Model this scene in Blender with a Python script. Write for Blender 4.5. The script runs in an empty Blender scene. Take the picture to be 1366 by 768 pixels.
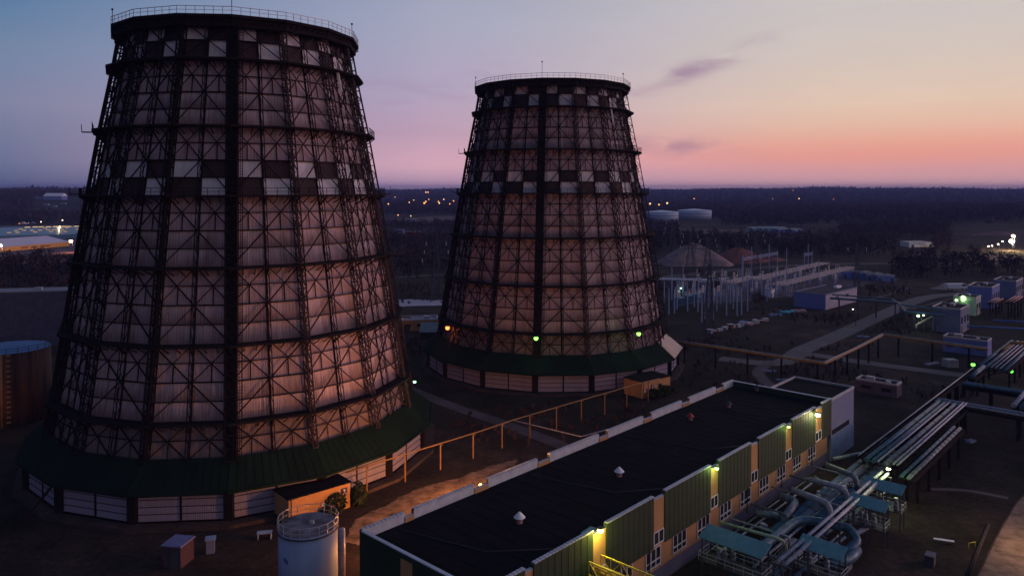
import bpy, math, random
import numpy as np
from math import sin, cos, tan, radians, degrees, atan2, hypot, pi
from mathutils import Vector
random.seed(7); rng = np.random.default_rng(7)
SC = bpy.context.scene; COL = SC.collection

# ------------------------------------------------------------------ camera, sky, sun, exposure
H, F, PITCH = 51.0, 1000.0, 0.02
CYP = 252 + F*tan(PITCH)
cam = bpy.data.cameras.new('camera'); camo = bpy.data.objects.new('camera', cam); COL.objects.link(camo)
camo.location = (0, 0, H); camo.rotation_euler = (pi/2-PITCH, 0, 0)
cam.sensor_width = 36; cam.lens = F/1366*36; cam.shift_y = -(384-CYP)/1366
cam.clip_start = 0.5; cam.clip_end = 40000
SC.camera = camo
SC.view_settings.view_transform = 'Standard'; SC.view_settings.look = 'None'
SC.view_settings.gamma = 1; SC.view_settings.exposure = 0.0
SC.render.engine = 'CYCLES'
try:
    SC.cycles.use_denoising = True
    SC.cycles.max_bounces = 5; SC.cycles.diffuse_bounces = 2; SC.cycles.glossy_bounces = 2
    SC.cycles.volume_bounces = 0; SC.cycles.sample_clamp_indirect = 3
except Exception: pass

def lin(c):
    return tuple(((v/255)/12.92 if v/255 <= .04045 else ((v/255+.055)/1.055)**2.4) for v in c) + (1,)

SUN_AZ, SUN_EL = 82.0, 7.0      # the afterglow beyond the right of the frame, degrees clockwise from the view
world = bpy.data.worlds.new('World'); SC.world = world; world.use_nodes = True
wn = world.node_tree.nodes; wl = world.node_tree.links
for n in list(wn): wn.remove(n)
def WN(t, **k):
    n = wn.new(t)
    for a, v in k.items(): setattr(n, a, v)
    return n
def wm(op, a, b=None, c=None, clamp=False):
    n = wn.new('ShaderNodeMath'); n.operation = op; n.use_clamp = clamp
    for i, v in enumerate((a, b, c)):
        if v is None: continue
        if isinstance(v, (int, float)): n.inputs[i].default_value = v
        else: wl.new(v, n.inputs[i])
    return n.outputs[0]
tc = WN('ShaderNodeTexCoord'); sx = WN('ShaderNodeSeparateXYZ'); wl.new(tc.outputs['Generated'], sx.inputs[0])
X, Y, Z = sx.outputs
el = wm('MULTIPLY', wm('ARCSINE', Z), 180/pi)
az = wm('MULTIPLY', wm('ARCTAN2', X, Y), 180/pi)
epos = wm('DIVIDE', wm('MAXIMUM', el, 0.0), 50.0, clamp=True)
def sky_ramp(stops):
    r = WN('ShaderNodeValToRGB'); r.color_ramp.interpolation = 'EASE' if False else 'LINEAR'
    e = r.color_ramp.elements
    e[0].position = 0; e[0].color = lin(stops[0][1]); e[1].position = 1; e[1].color = lin(stops[-1][1])
    for d, c in stops[1:-1]:
        q = e.new(d/50); q.color = lin(c)
    wl.new(epos, r.inputs[0]); return r.outputs[0]
L = sky_ramp([(0,(78,95,132)),(1.6,(92,110,146)),(5.5,(124,131,161)),(9,(108,131,163)),(13,(68,116,158)),(25,(66,98,138)),(50,(50,76,112))])
M = sky_ramp([(0,(196,160,190)),(1.8,(224,176,192)),(4.2,(193,160,184)),(7.5,(178,164,192)),(12.5,(166,168,192)),(25,(118,132,166)),(50,(62,84,120))])
R = sky_ramp([(0,(228,178,186)),(1.2,(226,164,166)),(2.3,(238,160,146)),(3.2,(238,170,150)),(4.5,(234,190,168)),(6,(230,200,180)),(9,(215,199,189)),(13,(204,196,195)),(25,(158,164,182)),(50,(70,92,128))])
B = sky_ramp([(0,(84,80,108)),(10,(82,84,116)),(30,(74,84,118)),(50,(72,86,118))])
def mixc(f, a, b):
    n = WN('ShaderNodeMix'); n.data_type = 'RGBA'
    if isinstance(f, (int, float)): n.inputs[0].default_value = f
    else: wl.new(f, n.inputs[0])
    for i, v in ((6, a), (7, b)):
        if isinstance(v, tuple): n.inputs[i].default_value = v
        else: wl.new(v, n.inputs[i])
    return n.outputs[2]
def smooth(v, a, b):
    n = WN('ShaderNodeMapRange'); n.interpolation_type = 'SMOOTHSTEP'
    n.inputs[1].default_value = a; n.inputs[2].default_value = b
    wl.new(v, n.inputs[0]); return n.outputs[0]
def lerpf(v, a, b):
    n = WN('ShaderNodeMapRange'); n.inputs[1].default_value = a; n.inputs[2].default_value = b
    wl.new(v, n.inputs[0]); return n.outputs[0]
c = mixc(lerpf(az, -36, -6), L, M)
c = mixc(smooth(az, -10, 26), c, R)
daz = wm('ABSOLUTE', wm('SUBTRACT', wm('MODULO', wm('ADD', wm('SUBTRACT', az, 50.0), 540.0), 360.0), 180.0))
c = mixc(smooth(daz, 90, 135), c, B)
# clouds: thin mauve streaks, in sky directions
def streak(a0, e0, ang, la, lb):
    da = wm('SUBTRACT', az, a0); de = wm('SUBTRACT', el, e0)
    u = wm('ADD', wm('MULTIPLY', da, cos(ang)), wm('MULTIPLY', de, sin(ang)))
    v = wm('SUBTRACT', wm('MULTIPLY', de, cos(ang)), wm('MULTIPLY', da, sin(ang)))
    q = wm('ADD', wm('POWER', wm('ABSOLUTE', wm('DIVIDE', u, la)), 2.0), wm('POWER', wm('ABSOLUTE', wm('DIVIDE', v, lb)), 2.0))
    return wm('EXPONENT', wm('MULTIPLY', q, -1.0))
mp = WN('ShaderNodeMapping'); mp.inputs['Scale'].default_value = (7, 7, 26); mp.inputs['Rotation'].default_value = (0.0, radians(-14), 0)
wl.new(tc.outputs['Generated'], mp.inputs[0])
nz = WN('ShaderNodeTexNoise'); nz.inputs['Scale'].default_value = 1.6; nz.inputs['Detail'].default_value = 7; nz.inputs['Distortion'].default_value = .6
wl.new(mp.outputs[0], nz.inputs['Vector'])
nf = smooth(nz.outputs[0], .36, .66)
st = wm('MAXIMUM', wm('MULTIPLY', streak(12.9, 8.5, radians(19), 5.8, .7), .7), wm('MULTIPLY', streak(12.0, 3.1, radians(-3), 3.8, .7), .6))
st = wm('MAXIMUM', st, wm('MULTIPLY', streak(-3.2, 8.0, radians(10), 4.5, 1.3), .22))
st = wm('MAXIMUM', st, wm('MULTIPLY', streak(-9.0, 7.2, radians(-4), 4.0, 1.1), .25))
st = wm('MAXIMUM', st, .03)
c = mixc(wm('MULTIPLY', st, nf), c, lin((150, 118, 150)))
sky = WN('ShaderNodeTexSky'); sky.sky_type = 'NISHITA'; sky.sun_disc = False
sky.sun_elevation = radians(SUN_EL); sky.sun_rotation = radians(SUN_AZ)
c2 = WN('ShaderNodeMix'); c2.data_type = 'RGBA'; c2.blend_type = 'ADD'; c2.inputs[0].default_value = .002
wl.new(c, c2.inputs[6]); wl.new(sky.outputs[0], c2.inputs[7])
bg = WN('ShaderNodeBackground'); wl.new(c2.outputs[2], bg.inputs[0]); bg.inputs[1].default_value = 1.0
wo = WN('ShaderNodeOutputWorld'); wl.new(bg.outputs[0], wo.inputs[0])

sl = bpy.data.lights.new('sun', 'SUN'); sl.energy = 1.05; sl.angle = radians(35); sl.color = (1, .50, .62)
so = bpy.data.objects.new('sun', sl); COL.objects.link(so)
d = Vector((-sin(radians(SUN_AZ))*cos(radians(SUN_EL)), -cos(radians(SUN_AZ))*cos(radians(SUN_EL)), -sin(radians(SUN_EL))))
so.rotation_euler = d.to_track_quat('-Z', 'Y').to_euler(); so.location = (300, 0, 200)

# ------------------------------------------------------------------ places and helpers
def ray(x, y):
    dx, dy = (x-683)/F, (CYP-y)/F
    return np.array([dx, cos(PITCH)+dy*sin(PITCH), -sin(PITCH)+dy*cos(PITCH)])
def at(x, y, z=0.0):            # surveyed point of height z seen at picture position x, y
    r = ray(x, y); t = (z-H)/r[2]; return (r[0]*t, r[1]*t, z)
def atd(x, y, dist):            # point at forward distance dist
    r = ray(x, y); t = dist/r[1]; return (r[0]*t, dist, H+r[2]*t)
def px(p):
    w = p[1]*cos(PITCH) - (p[2]-H)*sin(PITCH); u = p[1]*sin(PITCH) + (p[2]-H)*cos(PITCH)
    return 683+F*p[0]/w, CYP-F*u/w

MATS = {}
def mat(name, col, rough=.8, metal=0.0, var=.25, scale=.6, streak=False, bump=0.0, col2=None, aniso=(1,1,1)):
    if name in MATS: return MATS[name]
    m = bpy.data.materials.new(name); m.use_nodes = True; nt = m.node_tree; b = nt.nodes['Principled BSDF']
    b.inputs['Roughness'].default_value = rough; b.inputs['Metallic'].default_value = metal
    try: b.inputs['Specular IOR Level'].default_value = .35 if rough < .9 else .08
    except Exception: pass
    t = nt.nodes.new('ShaderNodeTexCoord'); mpp = nt.nodes.new('ShaderNodeMapping'); nt.links.new(t.outputs['Object'], mpp.inputs[0])
    mpp.inputs['Scale'].default_value = aniso
    n = nt.nodes.new('ShaderNodeTexNoise'); n.inputs['Scale'].default_value = scale; n.inputs['Detail'].default_value = 8; n.inputs['Roughness'].default_value = .65
    nt.links.new(mpp.outputs[0], n.inputs['Vector'])
    r = nt.nodes.new('ShaderNodeValToRGB'); e = r.color_ramp.elements; e[0].position = .3; e[1].position = .72
    c1 = tuple(v*(1-var) for v in col); cc = col2 or tuple(min(1, v*(1+var)) for v in col)
    e[0].color = c1+(1,); e[1].color = tuple(cc)+(1,)
    nt.links.new(n.outputs[0], r.inputs[0]); nt.links.new(r.outputs[0], b.inputs['Base Color'])
    if bump:
        bp = nt.nodes.new('ShaderNodeBump'); bp.inputs['Strength'].default_value = bump; bp.inputs['Distance'].default_value = .1
        nt.links.new(n.outputs[0], bp.inputs['Height']); nt.links.new(bp.outputs[0], b.inputs['Normal'])
    MATS[name] = m; return m
def emit(name, col, s):
    if name in MATS: return MATS[name]
    m = bpy.data.materials.new(name); m.use_nodes = True; b = m.node_tree.nodes['Principled BSDF']
    b.inputs['Base Color'].default_value = tuple(col)+(1,); b.inputs['Emission Color'].default_value = tuple(col)+(1,); b.inputs['Emission Strength'].default_value = s
    MATS[name] = m; return m
def sheet_mat(name, base, grime, corr=5.0, grime_amt=.7, lowamt=.32):
    """profiled sheet: UV.x metres along the sheet, UV.y 0..1 up one course; rust and dirt runs"""
    m = bpy.data.materials.new(name); m.use_nodes = True; nt = m.node_tree; N = nt.nodes; K = nt.links
    b = N['Principled BSDF']; b.inputs['Roughness'].default_value = .75
    uv = N.new('ShaderNodeUVMap'); s = N.new('ShaderNodeSeparateXYZ'); K.new(uv.outputs[0], s.inputs[0])
    def nm(sc, ax, det=6):
        a = N.new('ShaderNodeMapping'); a.inputs['Scale'].default_value = ax; K.new(uv.outputs[0], a.inputs[0])
        n = N.new('ShaderNodeTexNoise'); n.inputs['Scale'].default_value = sc; n.inputs['Detail'].default_value = det; K.new(a.outputs[0], n.inputs['Vector']); return n.outputs[0]
    def M2(op, a, bb, cl=False):
        n = N.new('ShaderNodeMath'); n.operation = op; n.use_clamp = cl
        for i, v in enumerate((a, bb)):
            if isinstance(v, (int, float)): n.inputs[i].default_value = v
            else: K.new(v, n.inputs[i])
        return n.outputs[0]
    runs = nm(1.0, (5.5, .35, 1)); blot = nm(1.0, (.35, .5, 1)); fine = nm(1.0, (14, .7, 1), 3)
    low = M2('SUBTRACT', 1.0, s.outputs[1])        # darkens down each course, towards its lower edge
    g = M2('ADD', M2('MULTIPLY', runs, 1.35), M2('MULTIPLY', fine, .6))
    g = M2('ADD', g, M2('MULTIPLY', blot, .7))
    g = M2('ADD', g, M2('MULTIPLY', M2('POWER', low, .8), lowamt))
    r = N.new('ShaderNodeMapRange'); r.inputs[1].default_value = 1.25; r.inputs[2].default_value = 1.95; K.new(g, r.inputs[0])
    mx = N.new('ShaderNodeMix'); mx.data_type = 'RGBA'; K.new(M2('MULTIPLY', r.outputs[0], grime_amt, True), mx.inputs[0])
    mx.inputs[6].default_value = base+(1,); mx.inputs[7].default_value = grime+(1,)
    K.new(mx.outputs[2], b.inputs['Base Color'])
    wv = M2('SINE', M2('MULTIPLY', s.outputs[0], corr*2*pi), 0.0)
    bp = N.new('ShaderNodeBump'); bp.inputs['Strength'].default_value = .5; bp.inputs['Distance'].default_value = .03
    K.new(wv, bp.inputs['Height']); K.new(bp.outputs[0], b.inputs['Normal'])
    MATS[name] = m; return m

class MB:
    def __init__(s): s.v = []; s.f = []; s.m = []; s.uv = []
    def face(s, pts, mi=0, uvs=None):
        n = len(s.v); s.v += [tuple(float(c) for c in p) for p in pts]; s.f.append(tuple(range(n, n+len(pts)))); s.m.append(mi)
        s.uv.append(uvs or [(0, 0)]*len(pts))
    def hexa(s, p, mi=0):       # 8 points: bottom 4 then top 4
        n = len(s.v); s.v += [tuple(float(c) for c in q) for q in p]
        for f in ((3,2,1,0),(4,5,6,7),(0,1,5,4),(1,2,6,5),(2,3,7,6),(3,0,4,7)):
            s.f.append(tuple(n+i for i in f)); s.m.append(mi); s.uv.append([(0,0)]*4)
    def box(s, o, u, v, z0, z1, mi=0):   # o corner xy, u and v edge vectors xy
        o = np.array(o[:2]); u = np.array(u[:2]); v = np.array(v[:2])
        q = [o, o+u, o+u+v, o+v]
        if u[0]*v[1]-u[1]*v[0] < 0: q = q[::-1]
        s.hexa([(a[0], a[1], z0) for a in q]+[(a[0], a[1], z1) for a in q], mi)
    def cbox(s, c, sx_, sy, sz, ang=0, mi=0):    # centred in xy, c z = bottom
        u = np.array([cos(ang), sin(ang)])*sx_; v = np.array([-sin(ang), cos(ang)])*sy
        s.box(np.array(c[:2])-u/2-v/2, u, v, c[2], c[2]+sz, mi)
    def beam(s, a, b, w, h=None, mi=0):
        a = Vector(a); b = Vector(b); d = b-a
        if d.length < 1e-6: return
        d.normalize(); up = Vector((0,0,1)) if abs(d.z) < .95 else Vector((0,1,0))
        x = d.cross(up).normalized()*(w/2); y = x.cross(d).normalized()*((h or w)/2)
        s.hexa([a-x-y, a+x-y, b+x-y, b-x-y, a-x+y, a+x+y, b+x+y, b-x+y], mi)
    def cyl(s, c, r, z0, z1, n=24, r2=None, mi=0, cap=True):
        r2 = r if r2 is None else r2; k = len(s.v)
        for i in range(n):
            a = 2*pi*i/n; s.v.append((c[0]+r*cos(a), c[1]+r*sin(a), z0))
        for i in range(n):
            a = 2*pi*i/n; s.v.append((c[0]+r2*cos(a), c[1]+r2*sin(a), z1))
        for i in range(n):
            j = (i+1) % n; s.f.append((k+i, k+j, k+n+j, k+n+i)); s.m.append(mi); s.uv.append([(0,0)]*4)
        if cap:
            s.f.append(tuple(k+n+i for i in range(n))); s.m.append(mi); s.uv.append([(0,0)]*n)
            s.f.append(tuple(k+i for i in reversed(range(n)))); s.m.append(mi); s.uv.append([(0,0)]*n)
    def tube(s, path, r, n=12, mi=0, bend=0.0, rings=0):
        P = [Vector(p) for p in path]
        if bend:                          # rounded elbows
            Q = [P[0]]
            for i in range(1, len(P)-1):
                a, b, c_ = P[i-1], P[i], P[i+1]; l = min(bend, (a-b).length*.45, (c_-b).length*.45)
                p0 = b+(a-b).normalized()*l; p2 = b+(c_-b).normalized()*l
                for t in (0,.2,.4,.6,.8,1): Q.append(p0*(1-t)**2+b*(2*t*(1-t))+p2*t*t)
            Q.append(P[-1]); P = Q
        k = len(s.v); prev = None
        for i, p in enumerate(P):
            d = (P[min(i+1, len(P)-1)]-P[max(i-1, 0)]).normalized()
            if prev is None:
                up = Vector((0,0,1)) if abs(d.z) < .9 else Vector((1,0,0)); x = d.cross(up).normalized()
            else: x = (prev-d*prev.dot(d)).normalized()
            prev = x; y = d.cross(x)
            for j in range(n):
                a = 2*pi*j/n; s.v.append(tuple(p+x*(r*cos(a))+y*(r*sin(a))))
        for i in range(len(P)-1):
            for j in range(n):
                q = (j+1) % n; s.f.append((k+i*n+j, k+i*n+q, k+(i+1)*n+q, k+(i+1)*n+j)); s.m.append(mi); s.uv.append([(0,0)]*4)
        e = k+(len(P)-1)*n
        s.f.append(tuple(k+j for j in reversed(range(n)))); s.m.append(mi); s.uv.append([(0,0)]*n)
        s.f.append(tuple(e+j for j in range(n))); s.m.append(mi); s.uv.append([(0,0)]*n)
        s.smooth = True
    def ball(s, c, r, n=10, m=6, mi=0, sz=1.0):
        k = len(s.v)
        for i in range(m+1):
            t = pi*i/m
            for j in range(n):
                a = 2*pi*j/n; s.v.append((c[0]+r*sin(t)*cos(a), c[1]+r*sin(t)*sin(a), c[2]+sz*r*cos(t)))
        for i in range(m):
            for j in range(n):
                q = (j+1) % n; s.f.append((k+i*n+j, k+(i+1)*n+j, k+(i+1)*n+q, k+i*n+q)); s.m.append(mi); s.uv.append([(0,0)]*4)
    smooth = False
    def build(s, name, mats, parent=None, label=None):
        me = bpy.data.meshes.new(name); o = bpy.data.objects.new(name, me); COL.objects.link(o)
        off = np.array(parent.get('_o', (0,0,0))) if parent is not None else np.zeros(3)
        V = np.array(s.v, dtype=float).reshape(-1, 3)-off
        me.from_pydata(V.tolist(), [], s.f)
        for m_ in (mats if isinstance(mats, (list, tuple)) else [mats]): me.materials.append(m_)
        me.polygons.foreach_set('material_index', s.m)
        if any(any(u != (0,0) for u in q) for q in s.uv[:50]) or len(s.uv) < 1:
            ul = me.uv_layers.new(name='UVMap'); ul.data.foreach_set('uv', [c_ for q in s.uv for u in q for c_ in u])
        if s.smooth:
            me.polygons.foreach_set('use_smooth', [len(f) <= 4 for f in s.f])
        if parent is not None: o.parent = parent; o['_o'] = tuple(float(q) for q in off)
        if label: o['label'] = label
        return o
def thing(name, loc, label, cat, group=None):
    o = bpy.data.objects.new(name, None); COL.objects.link(o); o.location = tuple(float(v) for v in loc)
    o['_o'] = tuple(float(v) for v in loc); o.empty_display_size = .5
    o['label'] = label; o['category'] = cat
    if group: o['group'] = group
    return o
def tag(o, label, cat, group=None):
    o['label'] = label; o['category'] = cat
    if group: o['group'] = group
    return o
def struct(o): o['kind'] = 'structure'; return o
def copy_tree(o, loc, label=None, rot=None):
    r = o.copy(); COL.objects.link(r); r.location = loc
    if rot is not None: r.rotation_euler = (0, 0, rot)
    if label: r['label'] = label
    for ch in list(o.children):
        c_ = ch.copy(); COL.objects.link(c_); c_.parent = r
        for g in list(ch.children):
            q = g.copy(); COL.objects.link(q); q.parent = c_
    return r
def lamp_light(loc, col, power, parent=None, r=.25):
    l = bpy.data.lights.new('lamp_light', 'POINT'); l.energy = power; l.color = col; l.shadow_soft_size = r
    o = bpy.data.objects.new('lamp_light', l); COL.objects.link(o)
    off = np.array(parent.get('_o', (0,0,0))) if parent is not None else np.zeros(3)
    o.location = tuple(np.array(loc)-off)
    if parent is not None: o.parent = parent
    return o

# ------------------------------------------------------------------ materials
STEEL = mat('dark_steel', (.013, .010, .011), .92, 0, .4, 1.2)
RUSTLIT = mat('rusted_and_lit_steel', (.034, .020, .019), .8, 0, .45, 1.5)
SHELL = sheet_mat('weathered_sheet', (.47, .345, .40), (.13, .07, .075), 4.0, .8)
SHELLLOW = sheet_mat('low_course_sheet', (.50, .38, .42), (.11, .058, .062), 4.0, .95, .62)  # low courses: stronger darkening towards the bottom of each sheet
BASETIER = sheet_mat('dark_base_sheet', (.22, .16, .17), (.06, .035, .035), 4.0, .9)  # darker base colour for the lowest tier of the shell
WHITEP = sheet_mat('white_painted_sheet', (.66, .62, .68), (.26, .20, .22), 4.0, .6)
REDP = sheet_mat('faded_red_sheet', (.024, .006, .008), (.03, .012, .012), 4.0, .6)
LOUV = sheet_mat('grey_siding', (.24, .225, .33), (.16, .13, .16), 3.0, .55)
GREENR = mat('green_roof_sheet', (.006, .017, .011), .9, 0, .4, .25)
BEIGER = mat('beige_roof_sheet', (.50, .40, .34), .7, 0, .2, .4)
COPE = mat('pale_coping', (.50, .54, .60), .5, .2, .2, .8)
CONC = mat('dark_concrete', (.06, .045, .042), .9, 0, .4, .4, bump=.3)
YELLOW = mat('ochre_render', (.42, .23, .095), .85, 0, .12, .5)
ROOF = mat('bitumen_roof', (.009, .008, .010), .97, 0, .35, .25, bump=.2)
GREENW = mat('green_cladding', (.024, .040, .018), .6, 0, .12, .4)
GALV = mat('galvanised_sheet', (.42, .42, .46), .5, .3, .2, .8)
CYAN = mat('blue_green_sheet', (.10, .25, .28), .55, 0, .2, .9)
PLINTH = mat('blue_grey_plinth', (.14, .13, .19), .9, 0, .25, .3)
PIPEB = mat('blue_insulated_pipe', (.05, .115, .18), .5, .3, .6, 1.3, bump=.25)
PIPEG = mat('grey_insulated_pipe', (.15, .18, .23), .5, .35, .55, 1.3, bump=.25)
PIPEW = mat('white_pipe', (.32, .33, .42), .5, .2, .45, 1.3)
PIPEY = mat('yellow_gas_pipe', (.27, .16, .055), .6, 0, .2, .8)
WHITE = mat('white_paint', (.72, .72, .76), .6, 0, .12, .8)
WINF = mat('white_window_frame', (.65, .62, .62), .5, 0, .05)
GLASS = mat('dark_window_glass', (.025, .03, .04), .12, 0, .2)
TANKW = mat('blue_white_tank_paint', (.22, .29, .44), .6, 0, .16, .35, aniso=(1,1,.3))
TANKTOP = mat('stained_tank_top', (.10, .085, .10), .85, 0, .8, .5, col2=(.26,.25,.30))
BLUEB = mat('blue_wall_paint', (.15, .20, .46), .8, 0, .12, .3)
LAV = mat('grey_wall_panel', (.16, .19, .31), .75, 0, .12, .3)
POLE = mat('pale_concrete_pole', (.26, .33, .52), .7, 0, .2, .5)
LATT = mat('galvanised_lattice', (.06, .07, .10), .6, .4, .2, .5)
ASPH = mat('worn_asphalt', (.10, .085, .092), .85, 0, .3, .12)
PATHM = mat('pale_concrete_path', (.105, .085, .092), .9, 0, .35, .12)
SAND = mat('pale_sand', (.26, .18, .175), .95, 0, .4, .25, bump=1.0)
CLAY = mat('red_clay', (.20, .085, .075), .95, 0, .25, .08, bump=.6)
RED = mat('red_paint', (.35, .03, .03), .5, 0, .1)
GREYD = mat('dark_grey_paint', (.05,.05,.055), .7, 0, .3)
TYRE = mat('rubber', (.02,.02,.02), .9, 0, .2)
SIGNB = mat('navy_sign', (.02, .03, .12), .5, 0, .1)
SIGNW = mat('white_sign_lettering', (.75, .72, .70), .6, 0, .05)
SIGNP = mat('pink_sign_lettering', (.60, .22, .40), .6, 0, .05)
BARK = mat('bark', (.045, .03, .028), .9, 0, .3, 2)
TWIG = mat('bare_twigs', (.060, .034, .036), .95, 0, .5, .05)
FOREST = mat('dark_woodland', (.034, .021, .026), .95, 0, .6, .01)
EVERG = mat('dark_evergreen', (.014, .020, .016), .95, 0, .4, .05)

# ------------------------------------------------------------------ ground and far terrain
def height(x, y):
    r = np.hypot(x, y); a = np.degrees(np.arctan2(x, y))
    sst = lambda t: np.clip(t, 0, 1)**2*(3-2*np.clip(t, 0, 1))
    left = sst((r-1500)/800)*sst((-22-a)/6)*34*(.95+.05*np.sin(a*1.7))
    far = sst((r-2300)/2600)*(30+4*np.sin(a*.31+1)+2.5*np.sin(a*.9)+ 5*sst((a-14)/14))*(1-sst((-22-a)/6))
    mid = sst((r-700)/500)*(1-sst((r-1700)/900))*sst((a-20)/14)*9
    return left+far+mid
nr, na = 90, 181
radii = np.concatenate([[0.0], np.geomspace(40, 14000, nr)])
angs = np.radians(np.linspace(-180, 180, na))
gv = []; gf = []
for r_ in radii:
    for a in angs:
        x, y = r_*sin(a), r_*cos(a); gv.append((x, y, float(height(x, y))))
for i in range(nr):
    for j in range(na-1):
        gf.append((i*na+j, i*na+j+1, (i+1)*na+j+1, (i+1)*na+j))
me = bpy.data.meshes.new('ground'); me.from_pydata(gv, [], gf); g = bpy.data.objects.new('ground', me); COL.objects.link(g); struct(g)
gm = bpy.data.materials.new('rough_grass_soil'); gm.use_nodes = True; nt = gm.node_tree; bs = nt.nodes['Principled BSDF']; bs.inputs['Roughness'].default_value = 1
try: bs.inputs['Specular IOR Level'].default_value = .05
except Exception: pass
t = nt.nodes.new('ShaderNodeTexCoord'); cols = []
def gn(sc, det=8):
    n = nt.nodes.new('ShaderNodeTexNoise'); n.inputs['Scale'].default_value = sc; n.inputs['Detail'].default_value = det; n.inputs['Roughness'].default_value = .7
    nt.links.new(t.outputs['Object'], n.inputs['Vector']); return n.outputs[0]
a1, a2, a3 = gn(.012), gn(.11), gn(1.1)
mxm = nt.nodes.new('ShaderNodeMath'); mxm.operation = 'MULTIPLY_ADD'; nt.links.new(a2, mxm.inputs[0]); mxm.inputs[1].default_value = .8; nt.links.new(a1, mxm.inputs[2])
mx2 = nt.nodes.new('ShaderNodeMath'); mx2.operation = 'MULTIPLY_ADD'; nt.links.new(a3, mx2.inputs[0]); mx2.inputs[1].default_value = .7; nt.links.new(mxm.outputs[0], mx2.inputs[2])
rp = nt.nodes.new('ShaderNodeValToRGB'); e = rp.color_ramp.elements
e[0].position = .30; e[0].color = (.014, .014, .010, 1); e[1].position = .9; e[1].color = (.150, .085, .070, 1)
q = e.new(.55); q.color = (.040, .031, .026, 1)
mr = nt.nodes.new('ShaderNodeMapRange'); mr.inputs[1].default_value = .7; mr.inputs[2].default_value = 1.8; nt.links.new(mx2.outputs[0], mr.inputs[0])
nt.links.new(mr.outputs[0], rp.inputs[0]); nt.links.new(rp.outputs[0], bs.inputs['Base Color'])
me.materials.append(gm)

def ribbon(name, pts, width, m, z=.008, curb=False):
    P = [np.array(at(x, y, 0)[:2]) for x, y in pts]
    Q = []
    for i in range(len(P)-1):        # Catmull-Rom
        p0, p1, p2, p3 = P[max(i-1,0)], P[i], P[i+1], P[min(i+2,len(P)-1)]
        for t_ in np.linspace(0, 1, 8, endpoint=False):
            Q.append(.5*((2*p1)+(-p0+p2)*t_+(2*p0-5*p1+4*p2-p3)*t_**2+(-p0+3*p1-3*p2+p3)*t_**3))
    Q.append(P[-1]); mb = MB(); L_, R_ = [], []
    for i, p in enumerate(Q):
        d_ = Q[min(i+1,len(Q)-1)]-Q[max(i-1,0)]; d_ = d_/np.hypot(*d_); n_ = np.array([-d_[1], d_[0]])
        w = width[0]+(width[1]-width[0])*i/(len(Q)-1) if isinstance(width, tuple) else width
        L_.append(p+n_*w/2); R_.append(p-n_*w/2)
    for i in range(len(Q)-1):
        mb.face([(*R_[i], z), (*R_[i+1], z), (*L_[i+1], z), (*L_[i], z)])
    o = struct(mb.build(name, m))
    if curb:
        kb = MB()
        for S in (L_, R_):
            for i in range(len(Q)-1): kb.beam((*S[i], .05), (*S[i+1], .05), .18, .16)
        struct(kb.build('kerb', CONC))
    return o
def patch(name, pts, m, z=.004):
    P = [np.array(at(x, y, 0)[:2]) for x, y in pts]; Q = []; rs = np.random.default_rng(int(abs(pts[0][0]*7+pts[0][1])))
    for i in range(len(P)):
        a_, b_ = P[i], P[(i+1) % len(P)]; l_ = np.hypot(*(b_-a_)); n_ = np.array([-(b_-a_)[1], (b_-a_)[0]])/l_; k_ = 14; w_ = 0.0
        for j in range(k_): w_ = .7*w_+rs.normal()*.018*l_; Q.append(a_+(b_-a_)*j/k_+n_*w_*(1 if j else 0))
    mb = MB(); mb.face([(*q, z) for q in Q]); return struct(mb.build(name, m))
ribbon('path', [(545,518),(600,540),(690,571),(770,602)], 3.6, PATHM)
ribbon('road', [(1366,386),(1290,391),(1235,397),(1190,414),(1120,446),(1072,466),(1038,484),(960,478)], (8, 6), ASPH, .012)
ribbon('path', [(1030,481),(1012,495),(1020,508),(1034,520)], 3.4, PATHM, .016)
ribbon('road', [(1060,470),(1105,476),(1180,487),(1290,501)], 5.5, ASPH, .020)
ribbon('road', [(1470,652),(1400,664),(1374,700),(1346,768),(1325,830)], (5.5,6.5), mat('pale_brown_road', (.20,.145,.12), .95, 0, .5, .5, bump=.4), .012, True)  # paler, browner colour than the asphalt roads
ribbon('path', [(1240,652),(1290,654),(1345,664)], 1.2, PATHM, .020)
ribbon('road', [(870,372),(920,366),(1000,358),(1120,352),(1366,351)], (11, 8), PATHM, .012)
ribbon('path', [(1160,400),(1195,390),(1215,383)], 2.5, PATHM, .016)
ribbon('path', [(1215,412),(1262,400),(1290,392)], 2.0, PATHM, .022)
ribbon('road', [(530,370),(590,366)], 7, PATHM, .012)
ribbon('path', [(505,428),(560,424),(600,420)], 3, PATHM, .012)
patch('yard', [(533,409),(590,407),(590,400),(533,399)], mat('pale_yard', (.42,.40,.48), .9, 0, .15, .1))
patch('yard', [(1240,385),(1330,392),(1345,380),(1260,378)], ASPH, .006)
patch('yard', [(520,672),(560,650),(600,640),(650,622),(690,612),(690,640),(600,700),(500,730),(455,722),(480,690)], mat('worn_soil', (.17,.125,.10), .95, 0, .75, .5, bump=.4, col2=(.30,.22,.17)))
patch('yard', [(905,407),(1010,402),(1200,372),(1120,362),(895,372)], mat('gravel_yard', (.10,.075,.085), .95, 0, .35, .3), .006)
EARTH = mat('bare_earth', (.16,.10,.105), .95, 0, .4, .03)
patch('field', [(1020,303),(1100,300),(1130,306),(1090,312),(1000,312)], EARTH)
patch('field', [(905,305),(1010,306),(1110,313),(1000,318),(900,312)], mat('stubble_field', (.11,.075,.075), .95, 0, .3, .03), .008)
patch('field', [(515,292),(600,288),(600,297),(515,300)], EARTH)
patch('field', [(1270,332),(1366,308),(1366,345),(1290,350)], EARTH, .004)
ribbon('road', [(1290,336),(1320,328),(1366,322)], 9, ASPH, .03)
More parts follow.
